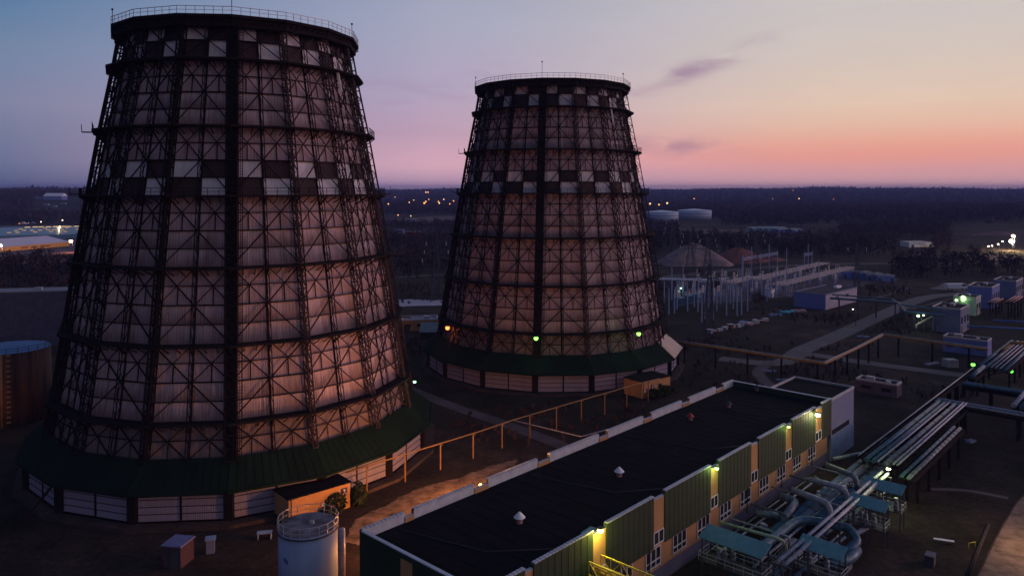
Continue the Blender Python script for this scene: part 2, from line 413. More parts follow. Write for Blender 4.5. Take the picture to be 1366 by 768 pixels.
ribbon('path', [(1200,322),(1225,328),(1235,336),(1210,343)], 6, EARTH, .03)
ribbon('road', [(-30,353),(60,350),(110,346)], 22, EARTH, .012)
patch('yard', [(-60,345),(100,338),(100,300),(-60,302)], mat('lot_asphalt', (.12,.11,.13), .9, 0, .2, .05), .006)

# ------------------------------------------------------------------ cooling towers
ZL = [8.7, 14.4, 26.2, 38.4, 50.0, 61.6, 73.0, 79.6]
def RZ(z): return float(np.interp(z, [0, 8.7, 14.4, 26.2, 38.4, 50, 61.6, 73, 80.5], [36.0, 34.0, 32.9, 31.0, 29.1, 27.1, 25.0, 22.7, 21.4]))
def tower(cx, cy, th0, label, beige=None):
    phi = atan2(-cy, -cx)+radians(th0)
    T = thing('cooling_tower', (cx, cy, 0), label, 'cooling tower', 'pair of steel framed cooling towers')
    def V(k, z, dr=0.0):
        a = phi+radians(22.5)*k; r_ = RZ(z)+dr; return np.array([cx+r_*cos(a), cy+r_*sin(a), z])
    def FP(k, s_, z, dr): return V(k, z, dr)*(1-s_)+V(k+1, z, dr)*s_
    # shell: sheets of every storey in four courses, two sheets a face, each course lapping the one below
    mb = MB()
    for t in range(len(ZL)-1):
        z0, z1 = ZL[t], ZL[t+1]; rows = 2 if t in (0, 6) else 4
        for k in range(16):
            for j in range(2):
                for r_ in range(rows):
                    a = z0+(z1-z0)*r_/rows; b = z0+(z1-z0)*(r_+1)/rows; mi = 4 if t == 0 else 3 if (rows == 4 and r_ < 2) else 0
                    up = r_ == rows-1
                    if t == 6: mi = 1 if (j == 0) == up else 2
                    if t == 4 and r_ < 2: mi = 1 if (j == 0) == (r_ == 1) else 2
                    s0, s1 = j*.5, j*.5+.5
                    lean = .10+.05*random.random()
                    w = float(np.linalg.norm(FP(k,0,a,0)-FP(k,1,a,0)))
                    uo = k*17.3+t*5.1; vo = r_*0
                    p = [FP(k,s0,a,-1.6+lean), FP(k,s1,a,-1.6+lean), FP(k,s1,b,-1.6), FP(k,s0,b,-1.6)]
                    mb.face(p, mi, [(uo+s0*w, 0), (uo+s1*w, 0), (uo+s1*w, 1), (uo+s0*w, 1)])
                    mb.face([FP(k,s0,a,-1.62), FP(k,s1,a,-1.62), FP(k,s1,a,-1.6+lean), FP(k,s0,a,-1.6+lean)], mi, [(uo,.1)]*4)
    mb.build('shell', [SHELL, WHITEP, REDP, SHELLLOW, BASETIER], T)
    mb = MB()
    for k in range(16): mb.face([FP(k,1,ZL[0],-2.0), FP(k,0,ZL[0],-2.0), FP(k,0,ZL[-1],-2.0), FP(k,1,ZL[-1],-2.0)])
    mb.build('inner_lining', STEEL, T)
    # columns
    allz = []
    for t in range(len(ZL)-1):
        n = 3 if t in (0, 6) else 6
        allz += [ZL[t]+(ZL[t+1]-ZL[t])*i/n for i in range(n)]
    allz.append(80.0)
    for k in range(16):
        mb = MB(); a = phi+radians(22.5)*k; tg = np.array([-sin(a), cos(a), 0])
        wide = .42 if k else .85
        for i in range(len(allz)-1):
            z0, z1 = allz[i], allz[i+1]
            for sd in (-1, 1):
                mb.beam(V(k,z0,0)+tg*sd*wide, V(k,z1,0)+tg*sd*wide, .21, .2)
                mb.beam(V(k,z0,-1.4)+tg*sd*wide, V(k,z1,-1.4)+tg*sd*wide, .17, .16)
                mb.beam(V(k,z0 if i%2 else z1,0)+tg*sd*wide, V(k,z1 if i%2 else z0,-1.4)+tg*sd*wide, .10)
                mb.beam(V(k,z0,0)+tg*sd*wide, V(k,z0,-1.5)+tg*sd*wide, .12)
            mb.beam(V(k,z0,0)+tg*wide, V(k,z1,0)-tg*wide, .13)
            mb.beam(V(k,z0,-1.5)+tg*wide, V(k,z1,-1.5)-tg*wide, .15)
            mb.beam(V(k,z0,0)+tg*wide, V(k,z0,0)-tg*wide, .16)
            if k in (0, 15): mb.beam(V(k,z0,-.75), V(k,z1,-.75), wide*1.9, .15)
        mb.build('column', RUSTLIT if k in (1,2,3,4,5) else STEEL, T)  # right-hand columns browner: the warm light there is put into the colour
    for k in range(16):
        mb = MB(); a = phi+radians(22.5)*(k+.5); tg = np.array([-sin(a), cos(a), 0]); M_ = lambda z, dr: FP(k, .5, z, dr)
        for i in range(len(allz)-1):
            z0, z1 = allz[i], allz[i+1]
            for sd in (-1, 1):
                mb.beam(M_(z0,-.3)+tg*sd*.28, M_(z1,-.3)+tg*sd*.28, .12)
            mb.beam(M_(z0,-1.45), M_(z1,-1.45), .28, .16)
            mb.beam(M_(z0 if i%2 else z1,-.3), M_(z1 if i%2 else z0,-1.45), .08)
            mb.beam(M_(z0,-.3)+tg*.28, M_(z1,-.3)-tg*.28, .08)
        mb.build('mullion', STEEL, T)
    for k in range(16):
        mb = MB()
        def ln(s0, z0, s1, z1, w=.21, dr=-.75): mb.beam(FP(k,s0,z0,dr), FP(k,s1,z1,dr), w, w*.8)
        for t in range(len(ZL)-1):
            z0, z1 = ZL[t], ZL[t+1]; zh = (z0+z1)/2; h = z1-z0
            if t == 0:
                ln(0,z0,.5,z1); ln(.5,z0,0,z1); ln(.5,z0,1,z1); ln(1,z0,.5,z1); ln(0,zh,1,zh,.16,-1.2)
                for s_ in (.25,.75): ln(s_,z0,s_,zh,.13,-1.2)
                continue
            if t == 6:
                ln(0,z1,.5,zh); ln(1,z1,.5,zh); ln(0,z0,.5,zh); ln(1,z0,.5,zh); ln(0,zh,1,zh,.2,-1.2); continue
            ln(0,z1,.5,zh); ln(1,z1,.5,zh); ln(.5,z1,0,zh,.18); ln(.5,z1,1,zh,.18)
            ln(.5,zh,0,z0); ln(.5,zh,1,z0)
            for q in (.25,.5,.75): ln(0,z0+h*q,1,z0+h*q,.17 if q != .5 else .24,-1.3)
            for s_ in (.25,.75): ln(s_,zh,s_,zh+h*.25,.16,-1.2)
        mb.build('bracing', STEEL if k not in (1,2,3,4) else RUSTLIT, T)  # right-hand bracing browner too, warm light put into the colour
    # ring platforms with brackets and handrails
    for z in ZL[1:]+[80.3]:
        top = z > 80; wd = {True: 1.5}.get(top, 1.15 if z > 30 else .8); mb = MB()
        if z == ZL[-1]: continue
        for k in range(16):
            th = .32 if not top else .5
            o0, o1 = V(k,z,wd), V(k+1,z,wd); i0, i1 = V(k,z,-1.4), V(k+1,z,-1.4)
            if k in (6,7,8,9) and not top: pass
            dn = np.array([0,0,-th]); mb.hexa([i0+dn, o0+dn, o1+dn, i1+dn, i0, o0, o1, i1][::1])
            for s_ in (0, .17, .33, .5, .67, .83):
                p = o0*(1-s_)+o1*s_; q_ = i0*(1-s_)+i1*s_+np.array([0,0,-2.1 if s_ in (0,.5) else -1.5])
                mb.beam(p+dn, q_, .2 if s_ in (0,.5) else .13)
            if top:
                for s_ in np.linspace(0,1,9)[:-1]: mb.beam((o0*(1-s_)+o1*s_)+dn*2, (i0*(1-s_)+i1*s_)+dn*4, .16)
                mb.beam(V(k,z-1.2,.3), V(k+1,z-1.2,.3), .9, 1.4)
        pf = mb.build('ring_platform', STEEL, T)
        if top or z in (50.0, 61.6):
            mb = MB(); ph = 1.15 if not top else 1.25
            for k in range(16):
                o0, o1 = V(k,z,wd-.08), V(k+1,z,wd-.08); up = np.array([0,0,ph])
                if z == 61.6 and k not in (2,3,4,12): continue
                mb.beam(o0+up, o1+up, .09); mb.beam(o0+up*.5, o1+up*.5, .06)
                for s_ in np.linspace(0,1,7)[:-1]: p = o0*(1-s_)+o1*s_; mb.beam(p, p+up, .08)
            mb.build('handrail', GALV if top else STEEL, T)
    # small balcony outriggers on the lower rings
    for (k, z) in ((3,26.2),(3,38.4),(12,50.0),(3,50.0),(12,61.6)):
        mb = MB(); a = phi+radians(22.5)*k; rd = np.array([cos(a), sin(a), 0]); p = V(k, z, .8)
        mb.beam(p, p+rd*2.2+np.array([0,0,.0]), .8, .2); mb.beam(p+rd*2.2, p+rd*2.3+np.array([0,0,1.4]), .1)
        mb.build('outrigger', RUSTLIT, T)
    # ladder tower beside the column facing the plant
    mb = MB(); a = phi; tg = np.array([-sin(a), cos(a), 0])
    for i in range(len(allz)-1):
        z0, z1 = allz[i], allz[i+1]
        for sd in (1.15, 1.75): mb.beam(V(0,z0,.25)+tg*sd, V(0,z1,.25)+tg*sd, .11)
        for q in (0,.25,.5,.75):
            zz = z0+(z1-z0)*q; mb.beam(V(0,zz,.25)+tg*1.15, V(0,zz,.25)+tg*1.75, .06)
        mb.beam(V(0,z0,.95)+tg*1.45, V(0,z1,.95)+tg*1.45, .07)
    mb.build('ladder', STEEL, T)
    for k in (0, 3, 13, 11):
        mb = MB(); p = V(k, 80.3, 1.2); mb.beam(p, p+np.array([0,0,2.6 if k else 4.2]), .09); mb.ball(p+np.array([0,0,2.6 if k else 4.2]), .22, 6, 4)
        mb.build('warning_mast', RUSTLIT, T)
    mb = MB(); p0 = FP(2,.3,72.6,.35); p1 = FP(2,.3,69.0,.35)
    mb.beam(p0, p1, .45, .3); mb.build('light_panel', WHITE, T)
    # skirt roof, siding and basin
    mb = MB()
    def VR(k, r_, z): a = phi+radians(22.5)*k; return np.array([cx+r_*cos(a), cy+r_*sin(a), z])
    for k in range(16):
        mi = 1 if beige is not None and k == beige else 0
        a, b = VR(k,33.2,9.1), VR(k+1,33.2,9.1); c_, d_ = VR(k+1,37.9,5.3), VR(k,37.9,5.3); dn = np.array([0,0,.28])
        mb.hexa([d_-dn, c_-dn, b-dn, a-dn, d_, c_, b, a], mi)
        if mi: mb.hexa([d_+dn*.1, c_+dn*.1, b+dn*.1, a+dn*.1, d_+dn, c_+dn, b+dn, a+dn], 1)
    for k in range(16):
        a, b = VR(k,33.2,9.12), VR(k+1,33.2,9.12); c_, d_ = VR(k+1,37.9,5.32), VR(k,37.9,5.32)
        for i in range(11): mb.beam(a+(b-a)*(i/11), d_+(c_-d_)*(i/11), .07, .09, 1 if beige is not None and k == beige else 0)
        mb.beam(d_, c_, .22, .3, 0)
    mb.build('skirt_roof', [GREENR, BEIGER], T)
    for k in range(16):
        mb = MB(); p0, p1 = VR(k,36.2,0), VR(k+1,36.2,0)
        w = float(np.linalg.norm(p1-p0)); u = (p1-p0)/w; nrm = np.array([u[1], -u[0], 0])
        if np.dot(nrm, p0-np.array([cx,cy,0])) < 0: nrm = -nrm
        for (s0, s1) in ((.055,.492),(.508,.945)):
            n = 4
            for r_ in range(n):
                za = .7+4.4*r_/n; zb = .7+4.4*(r_+1)/n-.05
                q = [p0+u*w*s0+nrm*.10, p0+u*w*s1+nrm*.10, p0+u*w*s1, p0+u*w*s0]
                q = [p+np.array([0,0,z_]) for p, z_ in zip(q, (za,za,zb,zb))]
                uo = k*13.1; mb.face(q, 0, [(uo+s0*w,0),(uo+s1*w,0),(uo+s1*w,1),(uo+s0*w,1)])
        for r_ in range(5):
            z_ = np.array([0,0,.7+4.4*r_/4]); mb.beam(p0+nrm*.13+u*w*.05+z_, p0+nrm*.13+u*w*.95+z_, .06, .09, 1)
        mb.build('siding', [LOUV, STEEL], T)
    mb = MB()
    for k in range(16):
        p0, p1 = VR(k,36.2,0), VR(k+1,36.2,0); u = (p1-p0)/np.linalg.norm(p1-p0)
        mb.beam(p0+u*0, p0+np.array([0,0,5.2]), 1.3, 1.1)
        m_ = (p0+p1)/2; mb.beam(m_, m_+np.array([0,0,5.2]), .3, .35)
        mb.beam(VR(k,35.7,2.5), VR(k+1,35.7,2.5), .2, 5.0)
    mb.build('skirt_frame', STEEL, T)
    mb = MB()
    for k in range(16):
        a, b, c_, d_ = VR(k,36.6,0), VR(k+1,36.6,0), VR(k+1,38.6,0), VR(k,38.6,0); up = np.array([0,0,.55])
        mb.hexa([d_, c_, b, a, d_+up, c_+up, b+up, a+up])
    mb.build('basin_kerb', CONC, T)
    return T, V, VR
az1, az2 = radians(-19.85), radians(3.02)
T1, V1, VR1 = tower(157.7*sin(az1), 157.7*cos(az1), -3.3, 'nearer and larger cooling tower with rust-streaked cladding, warm light on its flank')
T2, V2, VR2 = tower(221*sin(az2), 221*cos(az2), -6.4, 'farther cooling tower with floodlights on its lower ring and one beige roof sheet', beige=3)

# floodlights on the rings
GREENL, ORANGEL, YELL, WARM = (.22, 1, .10), (1, .20, .04), (1, .85, .12), (1, .72, .40)
def flood(loc, col, strength, power, label, r=.55, arm=None, name='floodlight'):
    t = thing(name, loc, label, 'floodlight'); loc = np.array(loc)
    mb = MB(); mb.ball(loc, r, 12, 8); h = mb.build('lamp_glass', emit('lamp_%d_%d_%d_%d' % (col[0]*99, col[1]*99, col[2]*99, strength), col, strength), t)
    mb = MB(); q = np.array(arm) if arm is not None else loc+np.array([0,.8,.4])
    mb.beam(q, loc+(q-loc)*.3, .12); mb.cbox(loc+np.array([0,0,r*.8]), r*2.2, r*2.2, .12); mb.build('bracket', STEEL, t)
    if power: lamp_light(loc+np.array([0,-r-.25,-.1]), col, power, t)
    return t
def on_ring(x, y, dist): return atd(x, y, dist)
flood(on_ring(597,437,206), ORANGEL, 3, 300, 'orange floodlight at the left edge of the farther cooling tower', .62, V2(13,14.4,.5))
flood(on_ring(715,451,184.6), GREENL, 3, 170, 'green-white floodlight low on the front middle of the farther cooling tower', .55)
flood(on_ring(852,445,190), GREENL, 3, 170, 'green-white floodlight low on the right side of the farther cooling tower', .55)
flood(on_ring(553,509,146), (.2,1,.4), 8, 60, 'small green lamp on the lower ring of the nearer cooling tower', .28)

# ------------------------------------------------------------------ annexes of the towers
def annex(P1, P2, P3, h, label, marks):
    P1, P2, P3 = [np.array(p[:2]) for p in (P1, P2, P3)]
    t = thing('pump_house', (*P1, 0), label, 'outbuilding')
    u = P2-P1; L_ = np.hypot(*u); u = u/L_; v = np.array([-u[1], u[0]]); D_ = abs(np.dot(P3-P1, v))
    mb = MB(); mb.box(P1, u*L_, v*D_, 0, h); mb.build('wall', YELLOW, t)
    mb = MB(); mb.box(P1-u*.15-v*.15, u*(L_+.3), v*(D_+.3), h+.002, h+.22); mb.build('roof', ROOF, t)
    def on(s_, z0, w, z1, m, name, pr=.06, parent=None, off=0.0):
        b = MB(); b.box(P1+u*s_-v*(pr+off), u*w, v*pr, z0, z1); return b.build(name, m, parent or t)
    for (nm, s_, z0, w, z1) in marks:
        if nm == 'door':
            d_ = on(s_*L_, z0, w, z1, mat('brown_door', (.30,.17,.13), .7), 'door'); on(s_*L_+w*.25, z1-.75, w*.5, z1-.3, WHITE, 'door_notice', .03, d_, .06)
        if nm == 'window':
            f_ = on(s_*L_, z0, w, z1, GREYD, 'window'); on(s_*L_+.12, z0+.12, w-.24, z1-.12, GLASS, 'pane', .02, f_, .06)
        if nm == 'square':
            g_ = on(s_*L_, z0, w, z1, SIGNB, 'sign_board', .05)
            # white numeral above a pink rule
            c0 = s_*L_+w*.5
            tx = text_mesh('2', (z1-z0)*.72)
            place_text(tx, P1+u*(c0)-v*.115, u, z0+(z1-z0)*.34, SIGNW, g_, t)
            on(s_*L_+w*.15, z0+(z1-z0)*.17, w*.75, z0+(z1-z0)*.26, SIGNP, 'rule', .02, g_, .05)
        if nm == 'banner':
            g_ = on(s_*L_, z0, w, z1, SIGNB, 'sign_board', .05)
            b = MB()
            for i in range(7): b.box(P1+u*(s_*L_+.12+i*w*.085)-v*.07, u*w*.06, v*.02, z0+.14, z1-.16-.05*(i%3))
            b.build('lettering', SIGNP, g_)
            tx = text_mesh('P.', (z1-z0)*.75); place_text(tx, P1+u*(s_*L_+w*.84)-v*.09, u, z0+.12, SIGNW, g_, t)
    # downpipe and roof pipe
    b = MB(); b.tube([(*(P1+u*.4-v*.12), 0), (*(P1+u*.4-v*.12), h+.2)], .06, 6); b.build('downpipe', GREYD, t)
    return t, u, v, L_
def text_mesh(s_, size):
    cu = bpy.data.curves.new('t', 'FONT'); cu.body = s_; cu.size = size; cu.extrude = .01; cu.align_x = 'CENTER'
    o = bpy.data.objects.new('t', cu); COL.objects.link(o); bpy.context.view_layer.update()
    me_ = bpy.data.meshes.new_from_object(o.evaluated_get(bpy.context.evaluated_depsgraph_get())); bpy.data.objects.remove(o); return me_
def place_text(me_, xy, u, z, m, parent, root):
    me_.materials.clear(); me_.materials.append(m); o = bpy.data.objects.new('lettering', me_); COL.objects.link(o)
    off = np.array(root['_o']); o.parent = parent
    o.location = (xy[0]-off[0], xy[1]-off[1], z-off[2]); o.rotation_euler = (pi/2, 0, atan2(u[1], u[0]))
A1, u1, v1, L1 = annex(at(385,667,4), at(467,643,4), at(362,655,4), 4.0, 'orange-lit pump house beside the nearer cooling tower, with a door and navy signs',
    [('door', .50, 0, 1.1, 2.3), ('square', .84, 2.2, 1.15, 3.4), ('banner', .62, 2.1, 1.85, 2.75)])
A2, u2, v2, L2 = annex(at(857,510,4), at(894,501.5,4), at(834,503,4), 4.0, 'ochre pump house beside the farther cooling tower, with a square window and blue signs',
    [('door', .02, 0, .9, 2.2), ('window', .56, 1.6, 1.2, 2.8), ('square', .30, 1.9, .9, 3.0), ('banner', .10, 1.5, 1.35, 2.2)])
def shrub(loc, r, label, h=None):
    t = thing('shrub', loc, label, 'shrub'); b = MB(); n = 420; h = h or r*1.5
    for i in range(n):
        d_ = rng.normal(size=3); d_ /= np.linalg.norm(d_); rr = r*(.55+.5*rng.random()**.5)*(1+.28*sin(5*d_[0]+3*loc[0])+.22*sin(7*d_[2]+loc[1]))
        c_ = np.array(loc)+np.array([d_[0]*rr, d_[1]*rr, h*.5+d_[2]*h*.5*(.6+.45*rng.random())])
        if c_[2] < .05: c_[2] = .1+rng.random()*.5
        a_, b_ = rng.normal(size=3)*.16*r**.3, rng.normal(size=3)*.16*r**.3; b.face([c_-a_, c_+b_, c_+a_, c_-b_])
    b.build('foliage', mat('shrub_leaf', (.035,.05,.018), .9, 0, .5, 2), t)
    b = MB(); b.tube([loc, (loc[0], loc[1], h*.6)], .07, 6); b.build('stem', BARK, t); return t
shrub(at(449,684), 1.4, 'round dark shrub against the orange pump house by its door', 3.2)
shrub(at(437,690), .9, 'smaller dark shrub below the door of the orange pump house', 1.6)
shrub(at(478,672), 1.6, 'dark shrub in the shade at the right end of the orange pump house', 3.4)
shrub(at(872,530), 1.9, 'dark shrub in front of the farther pump house, below its window', 2.0)
shrub(at(890,527), 2.0, 'dark shrub at the right corner of the farther pump house', 2.3)

# ------------------------------------------------------------------ long turbine hall
ZP = 11.5
Ba = np.array(at(1109,535,ZP)[:2]); Ca = np.array(at(480,712,ZP)[:2]); Aa = np.array(at(977,510,ZP)[:2])
E1 = (Aa-Ca)/np.hypot(*(Aa-Ca)); E2 = np.array([E1[1], -E1[0]]); WID = float(np.dot(Ba-Aa, E2))
Aa = Ba-E2*WID; LEN = float(np.dot(Aa-Ca, E1)); Ca = Aa-E1*LEN; Da = Ba-E1*LEN
print('building', WID, LEN, E1, 'E2', E2)
def hl(t_, b_): return Ba-E1*t_-E2*b_           # t metres towards the near end, b metres towards the tower side
def t_of_x(x, b_=0.0, z=ZP):
    lo, hi = -5.0, 110.0
    for _ in range(50):
        m_ = (lo+hi)/2; p = hl(m_, b_)
        if px((p[0], p[1], z))[0] > x: lo = m_
        else: hi = m_
    return lo
HALL = thing('turbine_hall', (*hl(LEN/2, WID/2), 0), 'long low hall with black flat roof, green upper cladding and ochre strips', 'industrial building')
mb = MB(); mb.box(hl(LEN,WID)+E2*.7, E1*LEN, E2*(WID-1.4), 0.0, 10.6); mb.build('wall', YELLOW, HALL)
mb = MB(); mb.box(hl(LEN,WID)+E2*.2+E1*.1, E1*(LEN-.2), E2*(WID-.4), 10.603, 10.9); mb.build('roof', ROOF, HALL)
mb = MB(); mb.box(hl(LEN,WID)+E2*.6, E1*(LEN+.05), E2*(WID-1.15), 0.0, 1.9); mb.build('plinth', PLINTH, HALL)
strips = [(1088,1097),(1048,1057),(1002,1012),(948,959),(872,887),(791,809),(700,712)]
ts = [(t_of_x(b), t_of_x(a)) for a, b in strips]
print('strips', [(round(a,1), round(b,1)) for a, b in ts])
def ridge_cap(mb_, t0, t1, b0, wd):      # corrugated coping
    n = max(1, int((t1-t0)/.55))
    for i in range(n):
        s_ = t0+(t1-t0)*i/n; mb_.box(hl(s_+(t1-t0)/n*.8, b0+wd), E1*(t1-t0)/n*.8, E2*wd, 12.0, 12.14)
prev = 0.0
segs = []
for (a, b) in ts: segs.append((prev, a)); prev = b
segs.append((prev, LEN))
for side in (0, 1):
    for (a, b) in segs:
        if b-a > 18: mid = [(a, a+(b-a)*.5-.06), (a+(b-a)*.5+.06, b)]
        else: mid = [(a, b)]
        for (p, q) in mid:
            mb = MB(); bb = -.05 if side == 0 else WID-.35
            mb.box(hl(q, bb+.4), E1*(q-p), E2*.4, 5.4, 12.0); pn = mb.build('cladding', GREENW, HALL)
            if side == 0:
                mb = MB(); n_ = max(2, int((q-p)/1.1))
                for i in range(1, n_): mb.box(hl(p+(q-p)*i/n_+.025, bb), E1*.05, E2*.03, 5.42, 11.98)
                mb.box(hl(q-.02, bb+.005), E1*(q-p-.04), E2*.03, 8.6, 8.66); mb.build('sheet_lap', mat('dark_green_lap', (.012,.020,.010), .7), pn)
            mb = MB(); ridge_cap(mb, p, q, bb-.04, .48); mb.build('coping', COPE, pn)
            mb = MB(); mb.box(hl(q-.02, (bb+.44) if side == 0 else bb), E1*(q-p-.04), E2*.04, 10.91, 11.98); mb.build('inner_sheet', COPE, pn)
    for (a, b) in ts:
        bb = .1 if side == 0 else WID-.5
        mb = MB(); mb.box(hl(b-.01, bb+.4), E1*(b-a-.02), E2*.4, 5.4, 11.45); sp = mb.build('strip', YELLOW, HALL)
        mb = MB(); mb.box(hl(b-.01, bb+.42), E1*(b-a-.02), E2*.45, 11.452, 11.55); mb.build('coping', GALV, sp)
        if side == 0:
            mb = MB(); w_ = (b-a)*.86; m_ = (a+b)/2
            mb.box(hl(m_+w_/2, .1), E1*w_, E2*.03, 5.7, 7.3); wn_ = mb.build('window', GLASS, HALL)
            mb = MB()
            for q in (-.5, 0, .5): mb.box(hl(m_+w_*q+.07, .068), E1*.14, E2*.05, 5.7, 7.3)
            for z in (5.65, 7.25): mb.box(hl(m_+w_/2, .065), E1*w_, E2*.055, z, z+.14)
            mb.build('frame', WINF, wn_)
# end walls above
for (t0, sgn) in ((0.0, 1), (LEN, -1)):
    mb = MB(); o_ = hl(t0 if sgn > 0 else LEN+.05, WID-.36)
    mb.box(o_ + (E1*-.38 if sgn > 0 else E1*.0), E1*.36, E2*(WID-.75), 5.4, 11.9); en = mb.build('cladding', GREENW, HALL)
    mb = MB(); mb.box(o_+(E1*-.42 if sgn > 0 else E1*-.04), E1*.44, E2*(WID-.75), 11.902, 12.03); mb.build('coping', COPE, en)
    if sgn < 0:
        mb = MB(); mb.box(hl(LEN+.12, WID*.62), E1*.1, E2*1.9, 3.4, 11.3); mb.build('strip', YELLOW, HALL)
# lower storey windows on the plant side
wx = [1082, 1063, 1041, 1019, 994, 968, 938]
tw = [t_of_x(x, .7, 4.0) for x in wx]; print('windows', [round(v,1) for v in tw])
sp_ = (tw[-1]-tw[0])/(len(tw)-1); tws = [tw[0]+sp_*i for i in range(-0, int((LEN-tw[0])/sp_))]
for i, m_ in enumerate(tws):
    w_ = sp_*.52; mb = MB(); mb.box(hl(m_+w_/2, .68), E1*w_, E2*.03, 2.3, 5.0); wn_ = mb.build('window', GLASS, HALL)
    mb = MB()
    for q in (-.5, -.17, .17, .5): mb.box(hl(m_+w_*q+.08, .648), E1*.16, E2*.06, 2.3, 5.0)
    for z in (2.4, 3.2, 4.8): mb.box(hl(m_+w_/2, .645), E1*w_, E2*.065, z, z+.17)
    mb.build('frame', WINF, wn_)
    if i % 2 == 1:
        mb = MB(); mb.box(hl(m_+w_*.18, .672), E1*w_*.3, E2*.012, 2.62, 4.7); mb.build('lit_pane', mat('ochre_lit_pane', (.45,.25,.12), .8), wn_)  # ochre panel for a lit room behind: the glow is only its colour
# roof things
mb = MB()
for i in range(1, 40): mb.box(hl(LEN*i/40, WID-.8), E1*.16, E2*(WID-1.6), 10.902, 10.93)
mb.build('felt_seam', mat('seam_felt', (.011,.010,.012), .97, 0, .5, .4), HALL)
rr = random.Random(9)
for i in range(5):
    mb = MB(); t_, b_ = rr.uniform(4,LEN-6), rr.uniform(5,WID-4); mb.box(hl(t_+rr.uniform(1,3), b_), E1*rr.uniform(1.2,4.5), E2*rr.uniform(.9,2.6), 10.932+i*.003, 10.934+i*.003)
    mb.build('roof_patch', mat('patched_felt', (.012,.011,.013), .97, 0, .6, .5), HALL)
for i in range(4):
    mb = MB(); t_ = 9+i*23; mb.tube([(*hl(t_, 1.5), 11.0), (*hl(t_+6, 4+i), 11.0), (*hl(t_+9, WID-2), 11.0)], .05, 6); mb.build('roof_cable', GREYD, HALL)
for i in range(5):
    mb = MB(); t_ = ts[i][1]+.25; mb.tube([(*hl(t_, .02), 5.2), (*hl(t_, .45), 4.9), (*hl(t_, .45), 1.2)], .07, 6); mb.build('downpipe', GREYD, HALL)
def cowl(x, y, label, m=WHITE, big=1.0):
    p = at(x, y, 10.9); t = thing('roof_cowl', p, label, 'roof vent'); b = MB(); b.cyl(p, .38*big, p[2], p[2]+.75*big, 12); b.build('stack', mat('rose_pipe', (.32,.16,.20), .7), t)
    b = MB(); b.cyl((p[0],p[1]), .72*big, p[2]+.7*big, p[2]+1.35*big, 14, .10); b.build('cap', m, t)
cowl(693,697,'conical white roof cowl on the black roof, nearest the near end')
cowl(826,635,'conical white roof cowl in the middle of the black roof')
cowl(921,560,'small dull red roof cowl near the tower side of the black roof', RED, .9)
cowl(972,543,'dark grey squat roof cowl right of the dull red one', GREYD, .9)
cowl(1010,521,'grey roof cowl by the far edge of the black roof', GREYD, .9)
b = MB(); p = at(789,712,10.9); b.cbox(p, 2.2, 1.6, .35, .9); tag(b.build('roof_hatch', CYAN), 'blue sheet hatch on the black roof beside the yellow lamp', 'roof hatch')

def wall_lamp(p, col, strength, power, label, r=.3, out=None):
    p = np.array(p); t = thing('wall_lamp', p, label, 'lamp')
    b = MB(); b.ball(p, r, 10, 6, 0, .7); b.build('lamp_glass', emit('wl_%d_%d_%d_%d' % (col[0]*99, col[1]*99, col[2]*99, strength), col, strength), t)
    o_ = np.array([*E2, 0]) if out is None else np.array([*out, 0])
    b = MB(); b.beam(p-o_*.8, p, .1); b.cbox(p+np.array([0,0,r*.75]), r*2.1, r*2.1, .07, atan2(E1[1],E1[0])); b.build('bracket', GREYD, t)
    if power: lamp_light(p+o_*(r+.35)+np.array([0,0,-.1-r]), col, power, t)
def fac(x, z, b_): p = hl(t_of_x(x, b_, z), b_); return (p[0], p[1], z)
wall_lamp(fac(1091,11.0,-.75), (1,.95,.45), 40, 480, 'brightest lamp, white with green fringe, at the far corner of the green hall', .42)
wall_lamp(fac(1052,11.6,-.45), (.6,1,.2), 6, 90, 'small green-yellow lamp on the second ochre strip of the hall', .25)
wall_lamp(fac(956,11.5,-.45), (.6,1,.25), 9, 160, 'green-yellow lamp on top of the fourth ochre strip of the hall', .28)
wall_lamp(fac(801,12.0,-.5), (1,.92,.15), 22, 520, 'yellow lamp over the ochre strip by the yellow pipe bridge', .36)
wall_lamp(fac(652,10.0,WID+1.2), (1,.36,.09), 30, 8000, 'orange sodium lamp hidden behind the parapet of the hall', .30, -E2)  # added out of sight to throw warm light on the nearer tower and yard
wall_lamp(fac(957,9.8,WID+.8), (1,.8,.2), 10, 120, 'dim yellow lamp behind the far parapet of the hall', .25, -E2)

# annex at the far end of the hall
e = thing('workshop', (*(Ba+E1*8), 0), 'grey-white workshop with blue lower wall at the far end of the green hall', 'building')
W0 = Ba+E1*.6-E2*.2
wl_ = 51-0; Wn = np.array(at(1139,515,8.6)[:2]); wlen = min((abs(px((*(W0+E1*q_), 11.3))[0]-1139), q_) for q_ in np.arange(2, 40, .1))[1]; print('workshop', wlen, px((*(W0+E1*wlen), 11.3)))
mb = MB(); mb.box(W0-E2*12, E1*wlen, E2*12, 0, 11.3); mb.build('wall', LAV, e)
mb = MB(); mb.box(W0-E2*11.9+E1*.1, E1*(wlen-.2), E2*11.8, 11.303, 11.35); mb.build('roof', ROOF, e)
mb = MB()
for o_, u_, v_ in ((W0-E2*.25, E1*wlen, E2*.3), (W0-E2*12.05+E1*wlen, E1*.25, E2*12.05), (W0-E2*12.05, E1*wlen, E2*.25)): mb.box(o_, u_, v_, 11.352, 11.75)
mb.build('parapet', GALV, e)
mb = MB(); mb.box(W0+E1*.4, E1*(wlen*.75), E2*.05, 4.9, 5.8); mb.build('ribbon_window', GLASS, e)
mb = MB(); mb.box(W0+E1*.05, E1*(wlen-.1), E2*.08, 0.0, 4.4); mb.build('lower_wall', mat('teal_wall', (.10,.20,.32), .7, 0, .3, .6), e)

